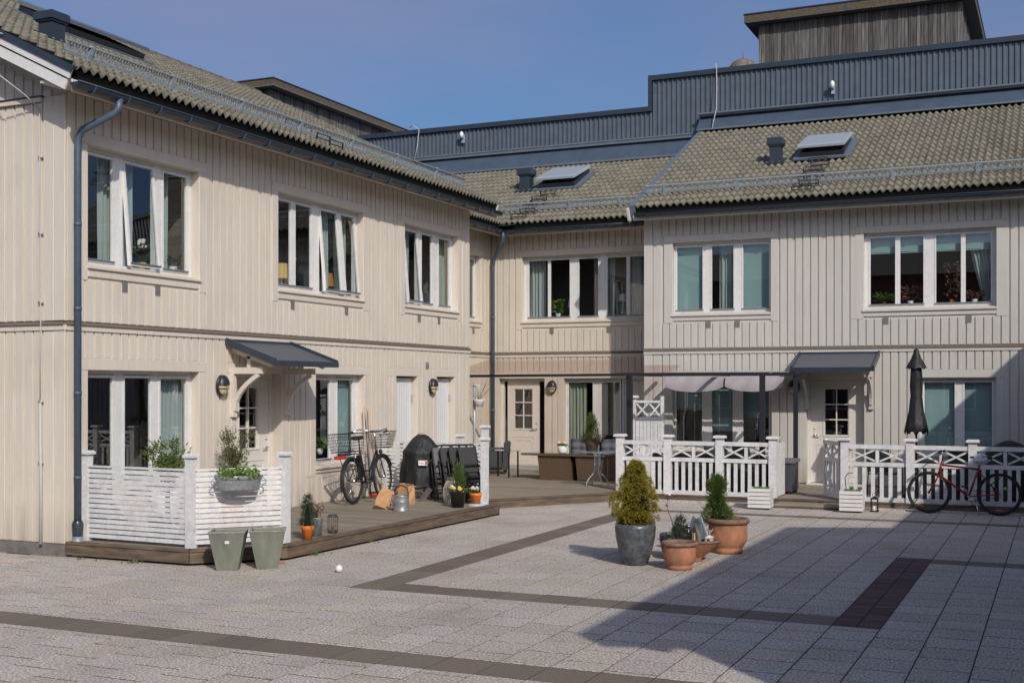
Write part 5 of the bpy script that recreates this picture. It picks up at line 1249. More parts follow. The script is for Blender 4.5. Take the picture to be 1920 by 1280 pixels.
    b = MB(); b.tube([bb+Vector((0, -.055, .09)), ax+Vector((0, -.05, .045))], .005, 4); b.tube([bb+Vector((0, -.055, -.09)), ax+Vector((0, -.05, -.045))], .005, 4); mk('chain', b, 'black_metal', P, t)
    b = MB(); b.tube([(.36, .04, .27), (.30, .17, .02)] if not city else [(.1, .06, .27), (.05, .14, .02)], .009, 6); b.tube([(.30, .17, .02), (.34, .19, .01)] if not city else [(.05, .14, .02), (.1, .15, .01)], .012, 6); mk('kickstand', b, 'steel', P, t, True)
    if city:
        for x, a0, a1, nm in ((0, .1, 3.5, 'rear_mudguard'), (wb, .4, 3.3, 'front_mudguard')):
            b = MB(); n = 18; vs = []
            for i in range(n+1):
                a = a0+(a1-a0)*i/n
                for yy, dr in ((-.032, -.012), (0, 0), (.032, -.012)): vs.append((x+(wr+.022+dr)*math.cos(a), yy, wr+(wr+.022+dr)*math.sin(a)))
            b.add(vs, [(i*3+k, i*3+k+1, i*3+k+4, i*3+k+3) for i in range(n) for k in range(2)]); mk(nm, b, 'black_metal', P, t, True)
        b = MB()
        for s in (-.07, .07): b.tube([(.22, s, .75), (-.35, s, .75)], .007, 5); b.tube([(-.28, s, .75), (-.02, s, wr)], .006, 5); b.tube([(-.05, s, .75), (0, s, wr)], .006, 5)
        for x in (.15, 0, -.15, -.3): b.tube([(x, -.07, .75), (x, .07, .75)], .006, 5)
        mk('luggage_rack', b, 'black_metal', P, t, True)
        def basket(x0, x1, z0, z1, w0, w1, lab):
            b = MB(); g0 = .04
            def ringp(k): f = k; return [(x0+g0*(1-f), -(w0+(w1-w0)*f)), (x1-g0*(1-f), -(w0+(w1-w0)*f)), (x1-g0*(1-f), (w0+(w1-w0)*f)), (x0+g0*(1-f), (w0+(w1-w0)*f))]
            for k in range(7):
                f = k/6; rp = ringp(f); z = z0+(z1-z0)*f
                for p_, q_ in zip(rp, rp[1:]+rp[:1]): b.tube([(p_[0], p_[1], z), (q_[0], q_[1], z)], .0055 if k in (0, 6) else .0022, 4)
            lo_, hi_ = ringp(0), ringp(1)
            for e in range(4):
                for i in range(14):
                    f = i/14; p0 = Vector(lo_[e]).lerp(Vector(lo_[(e+1) % 4]), f); p1 = Vector(hi_[e]).lerp(Vector(hi_[(e+1) % 4]), f); b.tube([(p0.x, p0.y, z0), (p1.x, p1.y, z1)], .0018, 3)
            for i in range(9): f = i/8; p0 = Vector(lo_[0]).lerp(Vector(lo_[1]), f); b.tube([(p0.x, -w0, z0), (p0.x, w0, z0)], .0018, 3)
            mk(lab, b, 'black_metal', P, t)
        basket(-.40, .12, .79, 1.06, .15, .22, 'rear_basket'); basket(.95, 1.27, .80, 1.05, .13, .19, 'front_basket')
        b = MB(); b.box(-.40, -.37, -.09, .09, .69, .74); mk('rear_light', b, 'red_plastic', P, t)
        b = MB(); b.ell((1.05, 0, .74), .04, .035, .035); mk('front_light', b, 'black', P, t, True)
        b = MB(); b.box(.30, .36, -.035, .035, .34, .72); mk('battery', b, 'black', P @ Tr(-.07, 0, 0), t)
    else:
        b = MB(); rb = random.Random(2)
        vs = []; n_ = 12
        for i in range(7):
            for k in range(n_):
                a = 2*PI*k/n_; f = math.sin(PI*(i+.6)/7.2); vs.append((sx-.01+.15*f*math.cos(a)*(1+rb.uniform(-.2, .2)), .085*f*math.sin(a)*(1+rb.uniform(-.2, .2)), sz-.11+i*.028+rb.uniform(-.012, .012)))
        b.add(vs, [(i*n_+k, i*n_+(k+1) % n_, (i+1)*n_+(k+1) % n_, (i+1)*n_+k) for i in range(6) for k in range(n_)]); b.add(vs[-n_:], [tuple(range(n_))])
        mk('saddle_cover', b, 'bagwhite', P, sd, False)
        b = MB(); b.ell((-.09, -.03, .44), .02, .01, .028); mk('lime_tag', b, 'lime', P, t, True)
        b = MB(); b.tube([(-.02, .06, .62), (.12, .06, .5)], .008, 5); b.tube([(.06, .05, .36), (.12, .07, .52)], .007, 5); mk('lock', b, 'black', P, t, True)
    return t
M['bagwhite'] = mat('bagwhite', (.62, .62, .64), .35, vary=.25, nscale=30, c2=(.35, .37, .42), mix=.5)
ang = rad(96)
bicycle(Tr(-11.10, 17.95, ZL) @ Rz(ang) @ Rx(rad(-3)) @ Matrix.Scale(1.15, 4), 'black city bicycle with wire baskets leaning by the left wall', 'black_metal', True)
bicycle(Tr(-.97, 22.42, 0) @ Rz(PI) @ Rx(rad(2)) @ Matrix.Scale(1.06, 4), 'red framed bicycle with a bag over its saddle, parked against the picket fence', 'red_paint', False)

# ================================================================== BARBECUE, CHAIRS, BROOM, BAGS
P = Tr(-10.72, 19.7, ZL); bq = thing('barbecue', 'kettle barbecue on wheels under a black cloth cover with a small white and red label', 'barbecue', P)
cover = MB(); prof = [(.22, .375, 1), (.27, .37, 1), (.40, .36, 1), (.55, .345, .9), (.70, .33, .6), (.78, .335, .5), (.83, .345, .4), (.86, .325, .4), (.91, .285, .35), (.97, .245, .3), (1.03, .20, .3), (1.08, .155, .25), (1.12, .11, .2), (1.145, .06, 0), (1.15, .001, 0)]
vs = []; n = 48
for z, r0, f in prof:
    for k in range(n):
        a = 2*PI*k/n; fold = 1+f*(.06*math.sin(4*a+1+z)+.045*math.sin(9*a+z*4)+.025*math.sin(17*a))+.02*math.sin(3*a+z*9); vs.append((r0*1.08*fold*math.cos(a), r0*.92*fold*math.sin(a), z+.012*math.sin(3*a)*f))
cover.add(vs, [(i*n+k, i*n+(k+1) % n, (i+1)*n+(k+1) % n, (i+1)*n+k) for i in range(len(prof)-1) for k in range(n)])
mk('cloth_cover', cover, 'black_cloth', P, bq, True)
Lb = P @ Rz(rad(24)); b = MB(); b.box(-.03, .13, -.392, -.386, .60, .69); lb = mk('cover_label', b, 'ceramic', Lb, bq)
def text(s, size, Mx, m, parent, name='lettering'):
    cu = D.curves.new(name, 'FONT'); cu.body = s; cu.size = size; cu.extrude = .0006; cu.align_x = 'CENTER'; cu.resolution_u = 2
    o = D.objects.new(name, cu); col.objects.link(o); dg = bpy.context.evaluated_depsgraph_get(); me = D.meshes.new_from_object(o.evaluated_get(dg)); D.objects.remove(o)
    me.materials.clear(); me.materials.append(M[m]); me.name = name; return ob(name, me, Mx, parent)
text('weber', .034, Lb @ Tr(.035, -.3935, .632) @ Rx(rad(90)), 'black', lb)
b = MB(); b.box(.092, .124, -.3940, -.3922, .61, .68); mk('red_mark', b, 'red_plastic', Lb, lb)
b = MB(); b.tube([(-.10, 0, 1.13), (-.06, 0, 1.165), (.04, 0, 1.17), (.07, 0, 1.13)], .009, 6); mk('cover_loop', b, 'paper', P, bq, True)
b = MB()
for s in (-1, 1): b.tube([(s*.17, -.1, .5), (s*.24, -.14, .02)], .012, 6)
b.tube([(0, .2, .5), (0, .26, .08)], .012, 6); b.tube([(-.24, -.14, .1), (.24, -.14, .1)], .008, 6); b.box(-.2, .2, -.12, .2, .15, .17); mk('legs', b, 'steel', P, bq, True)
for x in (.28, -.02): b = MB(); b.lathe([(.001, -.02), (.075, -.02), (.09, -.01), (.09, .01), (.075, .02), (.001, .02)], 20); mk('wheel', b, 'rubber', P @ Tr(x, .2 if x < .1 else -.1, .09) @ Ry(PI/2), bq, True)
def folded_chair(x, y, rz, lean, label, k):
    P = Tr(x, y, ZL-.0) @ Rz(rad(rz)) @ Rx(rad(lean)); t = thing('folding_chair', label, 'folding chair', P, 'black folding chairs leaning on the slat screen')
    for yy, h, w, nm in ((0, 1.0, .21, 'back_frame'), (.06, .80, .235, 'rear_legs'), (-.05, .62, .225, 'front_legs')):
        b = MB(); b.tube([(-w, yy, 0), (-w, yy, h-.06), (-w+.05, yy, h), (w-.05, yy, h), (w, yy, h-.06), (w, yy, 0)], .016, 7); mk(nm, b, 'black', P, t, True)
    b = MB(); b.box(-.195, .195, -.006, .004, .50, .96); mk('fabric_back', b, 'mesh_grey' if k == 0 else 'mesh_cloth', P, t)
    b = MB(); b.box(-.19, .19, .025, .036, .30, .70); mk('fabric_seat', b, 'mesh_cloth', P, t)
    for j in range(5): b = MB(); b.box(-.20, .20, -.045, -.03, .05+j*.085, .095+j*.085); mk('seat_slat', b, 'black', P, t)
    for s in (-.235, .235): b = MB(); b.tube([(s, -.03, .3), (s, -.08, .62), (s, .03, .72)], .014, 6); mk('armrest', b, 'black', P, t, True)
ls = ['front', 'second', 'third', 'rearmost']
for k in range(4): folded_chair(-10.02+k*.15, 19.42+k*.05, 50+k*7, -17+k*1.5, ['black folding chair nearest the barbecue, its pale mesh back showing', 'second black folding chair from the barbecue', 'third black folding chair from the barbecue', 'black folding chair furthest right, beside the capped post'][k], k)
P0 = Tr(-11.45, 19.35, ZL); br = thing('broom', 'wooden broom with a red head leaning on the left wall', 'broom', P0)
b = MB(); b.tube([(0, 0, .05), (-.27, .12, 1.62)], .013, 8); mk('broom_handle', b, 'wood_light', P0, br, True)
b = MB(); b.beam((-.16, 0, .07), (.16, .02, .07), .06, .045); mk('broom_head', b, 'wood_light', P0, br); b = MB(); b.beam((-.165, 0, .025), (.165, .02, .025), .07, .05); mk('bristles', b, 'red_plastic', P0, br)
P0 = Tr(-11.6, 19.2, ZL); br = thing('shovel_pole', 'thin dark pole standing behind the bicycle beside the broom', 'pole', P0); b = MB(); b.tube([(.1, 0, 0), (-.10, .1, 1.60)], .010, 8); mk('shaft', b, 'black_metal', P0, br, True); b = MB(); b.tube([(-.075, .09, 1.40), (-.105, .102, 1.66)], .013, 8); mk('wooden_grip', b, 'wood_light', P0, br, True)
def paperbag(x, y, z, rz, s, tilt, label):
    P = Tr(x, y, z) @ Rz(rad(rz)) @ Ry(rad(tilt)) @ Matrix.Scale(s, 4); b = MB(); r_ = random.Random(int(x*100))
    vs = []; levels = ((0, .13, .09), (.12, .135, .085), (.24, .13, .075), (.34, .125, .06))
    for z_, a, c in levels:
        for (i, j) in ((-1, -1), (0, -1), (1, -1), (1, 0), (1, 1), (0, 1), (-1, 1), (-1, 0)): vs.append((i*a+r_.uniform(-.014, .014), j*c*(.8 if i == 0 else 1)+r_.uniform(-.014, .014), z_+r_.uniform(-.015, .015)*(z_ > 0)))
    b.add(vs, [(i*8+k, i*8+(k+1) % 8, (i+1)*8+(k+1) % 8, (i+1)*8+k) for i in range(3) for k in range(8)]+[tuple(range(8))]); return tag(mk('paper_bag', b, 'paper', P), label, 'paper bag')
paperbag(-10.24, 17.42, ZL+.04, 30, .92, 24, 'crumpled brown paper bag tipped over left of the zinc watering can')
paperbag(-10.30, 18.35, ZL, -20, 1.0, 4, 'brown paper bag standing behind the zinc watering can')
b = MB(); b.ell((-10.95, 19.3, ZL+.13), .07, .07, .06, 10, 6); b.ell((-10.85, 19.35, ZL+.12), .06, .06, .06, 10, 6); tag(mk('pumpkins', b, 'orange', smooth=True), 'small orange gourds just visible behind the broom head', 'gourds')
P = Tr(-9.79, 17.3, ZL); wc = thing('watering_can', 'round zinc watering can with a black handle on the left deck', 'watering can', P)
b = MB(); b.lathe([(.001, 0), (.125, 0), (.128, .01), (.122, .02), (.122, .14), (.126, .15), (.122, .16), (.122, .24), (.127, .255), (.115, .26), (.112, .2)], 30); mk('can_body', b, 'zinc', P, wc, True)
b = MB(); b.tube([(-.115+0*k, 0, .22) for k in (0,)]+[(-.125, 0, .30), (-.10, 0, .38), (0, 0, .42), (.10, 0, .38), (.125, 0, .30), (.115, 0, .22)], .010, 7); mk('handle', b, 'black', P, wc, True)
b = MB(); b.tube([(-.12, 0, .08), (-.16, 0, .10), (-.22, -.02, .16)], [.022, .018, .014], 8); mk('spout', b, 'zinc', P, wc, True)
P = Tr(-10.28, 18.85, ZL); b = MB(); b.beam((0, 0, 0), (.16, .06, .24), .05, .10); tag(mk('metal_scoop', b, 'steel', P), 'shiny metal scoop leaning below the barbecue', 'scoop')
P = Tr(-9.64, 18.75, ZL); sl_ = thing('striped_lantern', 'cream barrel lantern of upright strips beside the yellow flowers', 'lantern', P)
for k in range(22):
    a = 2*PI*k/22; b = MB(); pts = [Vector((r0*math.cos(a), r0*math.sin(a), z)) for z, r0 in ((.0, .085), (.06, .115), (.16, .135), (.26, .125), (.36, .085), (.40, .07))]
    for p_, q_ in zip(pts, pts[1:]): b.beam(p_, q_, .020, .004, (math.cos(a), math.sin(a), 0))
    mk('strip', b, 'lamp_strip', P, sl_) if 'lamp_strip' in M else mk('strip', b, 'ceramic', P, sl_)
b = MB(); b.lathe([(.07, .40), (.07, .46), (.065, .46)], 20); b.lathe([(.09, .0), (.085, .01), (.001, .01)], 20); mk('collar', b, 'old_wood_pale', P, sl_, True)
b = MB(); b.lathe([(.06, .01), (.08, .1), (.08, .3), (.05, .38)], 14); mk('inner_tube', b, 'black', P, sl_, True)
pot('flower_pot', 'black plastic pot of yellow and white violas on the left deck', Tr(-9.23, 18.22, ZL), [(.001, 0), (.10, 0), (.14, .26), (.145, .27), (.13, .27), (.12, .22)], 'black', sr=(.125, .24))
def violas(x, y, z, r0, label, colors, seed, hang=True):
    P = Tr(x, y, z); t = thing('violas', label, 'flowers', P); rr = random.Random(seed); b = MB()
    for k in range(240): leaf(b, Vector((rr.uniform(-r0, r0), rr.uniform(-r0, r0), rr.uniform(-.02, .05))), Vector((rr.gauss(0, 1), rr.gauss(0, 1), rr.gauss(.5, .5))), .05, .018, rr)
    mk('foliage', b, 'bush', P, t, kind='stuff')
    for k in range(len(colors)):
        c = (rr.uniform(-r0, r0), rr.uniform(-r0, r0*.4)-.03, rr.uniform(.05, .10)); m, s = colors[k]; b = MB()
        for j in range(5): a = j*2*PI/5; b.ell((c[0]+s*.5*math.cos(a), c[1]+rr.uniform(-.006, .006), c[2]+s*.5*math.sin(a)), s*.55, s*.25, s*.5, 7, 4)
        mk('blossom', b, m, P, t, True)
Yf, Wf, Pf = 'yellow_flower', 'white_flower', 'pink_flower'
violas(-9.23, 18.22, .45, .14, 'yellow and white violas spilling from the black pot', [(Yf, .038), (Yf, .032), (Wf, .026), (Wf, .024), (Wf, .026), (Wf, .022), (Yf, .024), (Wf, .025), (Wf, .022), (Wf, .024)], 31)
stem_ = thing('small_conifer', 'upright yellow green conifer sprig growing behind the yellow violas', 'conifer', Tr(-9.28, 18.35, .45)); stem(Tr(-9.28, 18.35, .45), stem_, [(0, 0, 0), (0, 0, .35)], .01)
mk('foliage', clumpy((.42, lambda t: .075*(1-t)**.6+.012), 120, 14, .05, .007, 15, cs=.05, up=2.5), 'thuja', Tr(-9.28, 18.35, .46), stem_, kind='stuff')
flowerpot('bright orange pot beside the capped post at the far deck corner', -9.13, 18.72, ZL+.02, .115, .19)
violas(-9.13, 18.72, .40, .10, 'pale pink and white violas in the orange pot by the capped post', [(Wf, .026), (Pf, .024), (Wf, .024), (Wf, .026), (Pf, .022), (Wf, .022), (Wf, .024)], 32)
b = MB(); b.lathe([(.001, 0), (.16, 0), (.14, .025), (.001, .03)], 24, (-9.07, 18.6, ZL)); tag(mk('pot_saucer', b, 'slate_pale', smooth=True) if 'slate_pale' in M else mk('pot_saucer', b, 'ceramic', smooth=True), 'pale round saucer at the foot of the capped post', 'saucer')

# ================================================================== CENTRE TERRACE
def wicker_chair(P, label, m='wicker_dark', w=.62):
    t = thing('wicker_armchair', label, 'armchair', P)
    b = MB(); b.bbox(-w/2, w/2, .2, .32, .12, .78, .03); mk('backrest', b, m, P @ Rx(rad(-4)), t)
    b = MB(); b.box(-w/2+.08, w/2-.08, -.34, .2, .1, .36); mk('seat', b, m, P, t)
    b = MB(); b.bbox(-w/2+.07, w/2-.07, -.35, .2, .361, .46, .025); mk('seat_cushion', b, 'cushion_pale', P, t)
    for s in (-1, 1): b = MB(); x = s*(w/2-.04); b.bbox(x-.04, x+.04, -.36, .2, .14, .60, .02); mk('armrest', b, m, P, t)
    for sx in (-1, 1):
        for y in (-.32, .26): b = MB(); b.box(sx*(w/2-.04)-.02, sx*(w/2-.04)+.02, y-.02, y+.02, 0, .12); mk('leg', b, 'black', P, t)
wicker_chair(Tr(-12.32, 26.25, ZC) @ Rz(rad(-70)), 'dark wicker armchair with a pale cushion against the wall left of the ajar door')
wicker_chair(Tr(-12.2, 24.5, ZC) @ Rz(rad(60)), 'dark wicker armchair half hidden behind the folded chairs')
P = Tr(-11.6, 25.2, ZC); tb = thing('side_table', 'small low table with glass top between the dark armchairs', 'table', P); b = MB(); b.bbox(-.3, .3, -.3, .3, .58, .61, .01); mk('table_top', b, 'table_glass', P, tb)
for sx in (-.25, .25):
    for sy in (-.25, .25): b = MB(); b.box(sx-.015, sx+.015, sy-.015, sy+.015, 0, .58); mk('leg', b, 'black', P, tb)
P = Tr(-9.95, 25.05, ZC); tb = thing('wicker_table', 'big brown wicker table with a glass top on two block legs', 'table', P)
b = MB(); b.bbox(-.95, 1.05, -.45, .45, .545, .59, .01); mk('table_top', b, 'wicker', P, tb); b = MB(); b.box(-.96, 1.06, -.46, .46, .592, .60); mk('glass_plate', b, 'table_glass', P, tb)
for a, c in ((-.55, .18), (.34, .98)):
    b = MB(); b.add([(a, -.3, 0), (c, -.3, 0), (c, .3, 0), (a, .3, 0), (a-.02, -.4, .543), (c+.02, -.4, .543), (c+.02, .4, .543), (a-.02, .4, .543)], [(0, 1, 5, 4), (1, 2, 6, 5), (2, 3, 7, 6), (3, 0, 4, 7), (0, 3, 2, 1)]); mk('leg', b, 'wicker', P, tb)
P = Tr(-9.75, 26.3, ZC); sf = thing('garden_sofa', 'dark sofa with tufted grey cushions below the terrace window', 'sofa', P)
b = MB(); b.box(-.75, .75, .3, .4, .05, .78); b.box(-.75, .75, -.4, .3, .05, .35); mk('frame', b, 'black', P, sf)
for x0 in (-.72, .02):
    b = MB(); n, m_ = 14, 12; vs = []
    for j in range(m_+1):
        for i in range(n+1):
            u, v = i/n, j/m_; bul = (abs(math.sin(u*PI*3))**.35)*(abs(math.sin(v*PI*2.5+.0))**.35); vs.append((x0+.70*u, .24-.10*bul-.08*(1-v)*0, .42+.42*v))
    b.add(vs, [(j*(n+1)+i, j*(n+1)+i+1, (j+1)*(n+1)+i+1, (j+1)*(n+1)+i) for j in range(m_) for i in range(n)]); b.box(x0, x0+.7, .24, .30, .42, .84); mk('back_cushion', b, 'cushion', P, sf, True)
    b = MB(); b.bbox(x0, x0+.7, -.4, .2, .352, .44, .03); mk('seat_cushion', b, 'cushion', P, sf)
P = Tr(-10.02, 24.9, ZC+.60); pot('white_pot', 'round white pot of pale flowers at the left end of the wicker table', P, [(.001, 0), (.085, 0), (.105, .02), (.115, .12), (.11, .15), (.10, .15), (.095, .12)], 'ceramic', sr=(.1, .13))
violas(-10.02, 24.9, ZC+.74, .10, 'pale orange and white flowers in the round white pot', [(Wf, .03), (Pf, .026), (Yf, .024), (Wf, .026), (Pf, .024), (Yf, .024)], 33)
P = Tr(-9.32, 24.85, ZC+.60); pot('wicker_planter', 'tall brown wicker planter standing on the wicker table', P, [(.001, 0), (.11, 0), (.16, .30), (.165, .33), (.15, .33), (.14, .28)], 'wicker', sr=(.145, .3))
cf = thing('planter_conifer', 'dark upright conifer with trailing grass in the tall wicker planter', 'conifer', Tr(-9.32, 24.85, ZC+.9)); stem(Tr(-9.32, 24.85, ZC+.9), cf, [(0, 0, 0), (0, 0, .4)], .012)
mk('foliage', clumpy((.50, lambda t: .12*(1-t)**.6+.01), 170, 16, .05, .008, 16, cs=.06, up=2), 'thuja', Tr(-9.32, 24.85, ZC+.92), cf, kind='stuff')
mk('trailing_grass', clumpy((.14, lambda t: .15), 30, 14, .10, .008, 17, cs=.05, up=-.2), 'olive', Tr(-9.32, 24.85, ZC+.86), cf, kind='stuff')
P = Tr(-8.75, 23.65, ZC); bt = thing('bistro_table', 'small round glass table on curved metal legs before the wicker table', 'table', P)
b = MB(); b.lathe([(.001, .70), (.34, .70), (.345, .708), (.34, .716), (.001, .716)], 32); mk('table_top', b, 'table_glass', P, bt, True)
b = MB(); b.tube([(.345*math.cos(2*PI*k/32), .345*math.sin(2*PI*k/32), .708) for k in range(33)], .008, 5); mk('top_rim', b, 'galv', P, bt, True)
for k in range(4):
    a = PI/4+k*PI/2; b = MB(); b.tube([(r0*math.cos(a), r0*math.sin(a), z) for r0, z in ((.10, .70), (.06, .66), (.055, .35), (.08, .27), (.18, .17), (.24, .08), (.25, 0))], .011, 7); mk('leg', b, 'galv', P, bt, True)
b = MB(); b.tube([(.06*math.cos(2*PI*k/16), .06*math.sin(2*PI*k/16), .36) for k in range(17)], .007, 5); b.tube([(.06*math.cos(2*PI*k/16), .06*math.sin(2*PI*k/16), .62) for k in range(17)], .007, 5); mk('ring', b, 'galv', P, bt, True)
P = Tr(-11.05, 26.6, ZC); pot('black_bowl_planter', 'small black bowl planter by the wall at the left end of the wicker table', P, [(.001, 0), (.08, 0), (.09, .02), (.06, .2), (.13, .36), (.17, .42), (.15, .42), (.12, .38)], 'black', sr=(.13, .38))
# hanging pot on the corner
hx, hy, hz = -11.62, 23.98, 1.78
P = Tr(hx, hy, hz); hp = pot('hanging_pot', 'white pot hung from a bracket at the end of the left house', P, [(.001, 0), (.08, 0), (.12, .13), (.135, .15), (.13, .16), (.11, .12)], 'ceramic', sr=(.11, .13))
b = MB(); b.tube([(-.18, 0, .46), (0, 0, .47), (.02, 0, .44)], .009, 6); b.tube([(0, 0, .46), (-.12, 0, .15)], .003, 4); b.tube([(0, 0, .46), (.12, 0, .15)], .003, 4); mk('bracket', b, 'ceramic', P, hp, True)
tw = thing('bare_twigs', 'bare grey twigs fanning out of the hanging white pot', 'twigs', P); b = MB(); rr_ = random.Random(5)
for k in range(16):
    a = rr_.uniform(0, 2*PI); e = rr_.uniform(.05, .34); L_ = rr_.uniform(.25, .5); b.tube([(0, 0, .1), (e*.4*math.cos(a), e*.4*math.sin(a), .1+L_*.5), (e*math.cos(a), e*math.sin(a), .1+L_)], [.004, .003, .0015], 4)
mk('twigs', b, 'twig', P, tw, kind='stuff')
b = MB(); b.tube([(-11.76, 24.02, .16), (-11.76, 24.02, 2.3)], .03, 8); tag(mk('support_pole', b, 'galv', smooth=True), 'thin grey pole at the end of the left house behind the hanging pot', 'pole')

# ================================================================== RIGHT TERRACE
bx = thing('storage_box', 'dark grey garden storage box with a lid beside the right fence end', 'storage box', Tr(-5.2, 24.15, ZR)); P = Tr(-5.2, 24.15, ZR)
b = MB(); b.box(-.5, .42, -.32, .32, .05, .60); mk('box_body', b, 'anthracite2', P, bx) if 'anthracite2' in M else mk('box_body', b, 'black_cloth', P, bx)
b = MB(); b.bbox(-.53, .45, -.35, .35, .601, .67, .02); mk('lid', b, 'cushion', P, bx)
for sx in (-.45, .37):
    for sy in (-.28, .28): b = MB(); b.box(sx-.03, sx+.03, sy-.03, sy+.03, 0, .05); mk('foot', b, 'black', P, bx)
def slat_planter(x, y, label):
    P = Tr(x, y) @ Rz(rad(3)); t = thing('slatted_planter', label, 'planter', P, 'white slatted planters beside the door steps')
    for k in range(5):
        z = .03+k*.072
        for (a, c, d, e) in ((-.2, .2, -.2, -.18), (-.2, .2, .18, .2), (-.2, -.18, -.179, .179), (.18, .2, -.179, .179)): b = MB(); b.box(a, c, d, e, z, z+.06); mk('slat', b, 'white', P, t)
    b = MB(); b.box(-.17, .17, -.17, .17, .02, .34); mk('soil_box', b, 'soil', P, t)
    b = MB(); rr = random.Random(3)
    for k in range(120): leaf(b, Vector((rr.uniform(-.14, .14), rr.uniform(-.14, .14), .35)), Vector((rr.gauss(0, .6), rr.gauss(0, .6), 1)), .06, .02, rr)
    mk('sprouts', b, 'herb', P, t, kind='stuff')
slat_planter(-4.98, 22.0, 'white slatted planter left of the door steps'); slat_planter(-3.38, 22.12, 'white slatted planter right of the door steps')
b = MB(); b.tube([(-3.47, 22.1, .34), (-3.5, 22.1, .6), (-3.45, 22.1, .68), (-3.36, 22.1, .69)], .008, 6); tag(mk('watering_hook', b, 'black_metal', smooth=True), 'thin curved dark metal hook standing in the right slatted planter', 'hook')
P = Tr(-3.02, 22.3); lt = thing('storm_lantern', 'small black storm lantern on the paving right of the slatted planter', 'lantern', P)
b = MB(); 
for sx in (-.055, .055):
    for sy in (-.055, .055): b.box(sx-.006, sx+.006, sy-.006, sy+.006, .02, .22)
b.box(-.07, .07, -.07, .07, 0, .02); b.box(-.065, .065, -.065, .065, .22, .23); b.add([(-.07, -.07, .23), (.07, -.07, .23), (.07, .07, .23), (-.07, .07, .23), (0, 0, .28)], [(0, 1, 4), (1, 2, 4), (2, 3, 4), (3, 0, 4)]); mk('frame', b, 'black', P, lt)
b = MB(); b.tube([(-.035, 0, .27), (-.03, 0, .32), (.03, 0, .32), (.035, 0, .27)], .005, 5); mk('ring', b, 'black', P, lt, True); b = MB(); b.lathe([(.03, .02), (.03, .1), (.001, .1)], 12); mk('candle', b, 'ceramic', P, lt, True)
def garden_chair(P, label, m='mesh_cloth', fm='black'):
    t = thing('garden_chair', label, 'chair', P, 'dark garden chairs behind the picket fences')
    b = MB(); b.tube([(-.24, .24, 0), (-.24, .2, .42), (-.23, .30, .9), (.23, .30, .9), (.24, .2, .42), (.24, .24, 0)], .013, 7); mk('rear_frame', b, fm, P, t, True)
    for s in (-1, 1): b = MB(); b.tube([(s*.24, -.24, 0), (s*.24, -.22, .62), (s*.24, .24, .64)], .013, 7); mk('armrest', b, fm, P, t, True)
    b = MB(); b.bbox(-.23, .23, -.24, .22, .41, .44, .01); mk('seat', b, m, P, t); b = MB(); b.beam((0, .215, .46), (0, .30, .88), .44, .015, (0, 1, 0)); mk('backrest', b, m, P, t)
def shade_sofa(P, label, L_, hb):  # added sofa shape, fills the dark of furniture and shade behind the pickets
    t = thing('garden_sofa', label, 'sofa', P)
    b = MB(); b.bbox(-L_/2, L_/2, .28, .40, .08, hb, .02); mk('backrest', b, 'wicker_dark', P, t)
    b = MB(); b.box(-L_/2+.1, L_/2-.1, -.38, .28, .06, .34); mk('seat', b, 'wicker_dark', P, t)
    for s_ in (-1, 1): b = MB(); x = s_*(L_/2-.05); b.bbox(x-.05, x+.05, -.40, .28, .06, .58, .02); mk('armrest', b, 'wicker_dark', P, t)
    for s_ in (-1, 1): b = MB(); x = s_*(L_/4-.02); b.bbox(x-L_/4+.11, x+L_/4-.08, -.38, .22, .342, .45, .03); mk('seat_cushion', b, 'cushion', P, t)
shade_sofa(Tr(-6.35, 23.55, ZR) @ Rz(PI), 'long dark sofa added as furniture and shade behind the left picket fence', 2.1, .78)
shade_sofa(Tr(-1.75, 23.5, ZR) @ Rz(PI), 'dark sofa added as furniture and shade behind the right picket fence and red bicycle', 1.7, .74)
garden_chair(Tr(-6.5, 24.5, ZR) @ Rz(rad(200)), 'dark garden chair behind the left fence, seen between the second and third posts'); garden_chair(Tr(-5.85, 24.9, ZR) @ Rz(rad(150)), 'dark garden chair before the lower terrace window beside the storage box')
garden_chair(Tr(-3.1, 24.3, ZR) @ Rz(rad(160)), 'dark garden chair behind the right fence next to the open gate'); garden_chair(Tr(-1.75, 24.6, ZR) @ Rz(rad(190)), 'dark garden chair behind the right fence, right of the parasol')
P = Tr(-6.6, 24.9+.1, ZR); tb = thing('garden_table', 'dark garden table behind the left picket fence', 'table', P); b = MB(); b.bbox(-.7, .7, -.4, .4, .68, .71, .01); mk('table_top', b, 'wicker', P, tb)
for sx in (-.62, .62):
    for sy in (-.33, .33): b = MB(); b.box(sx-.02, sx+.02, sy-.02, sy+.02, 0, .68); mk('leg', b, 'black', P, tb)
P = Tr(-2.3, 25.1, ZR); tb = thing('garden_table', 'low dark garden table behind the right picket fence', 'table', P); b = MB(); b.bbox(-.5, .5, -.35, .35, .5, .53, .01); mk('table_top', b, 'black', P, tb)
for sx in (-.42, .42):
    for sy in (-.3, .3): b = MB(); b.box(sx-.02, sx+.02, sy-.02, sy+.02, 0, .5); mk('leg', b, 'black', P, tb)
P = Tr(-.88, 24.3, ZR); gb = thing('barbecue', 'wide barbecue under a dark domed cover behind the right end of the fence', 'barbecue', P); b = MB(); vs = []; prof = [(.05, .40), (.6, .40), (.85, .42), (.95, .34), (1.04, .2), (1.09, .08), (1.10, .001)]; n = 36
for z, r0 in prof:
    for k in range(n): a = 2*PI*k/n; vs.append((r0*math.cos(a)*(1+.03*math.sin(7*a)), r0*.75*math.sin(a)*(1+.03*math.sin(7*a)), z))
b.add(vs, [(i*n+k, i*n+(k+1) % n, (i+1)*n+(k+1) % n, (i+1)*n+k) for i in range(len(prof)-1) for k in range(n)]); mk('cloth_cover', b, 'black_cloth', P, gb, True)
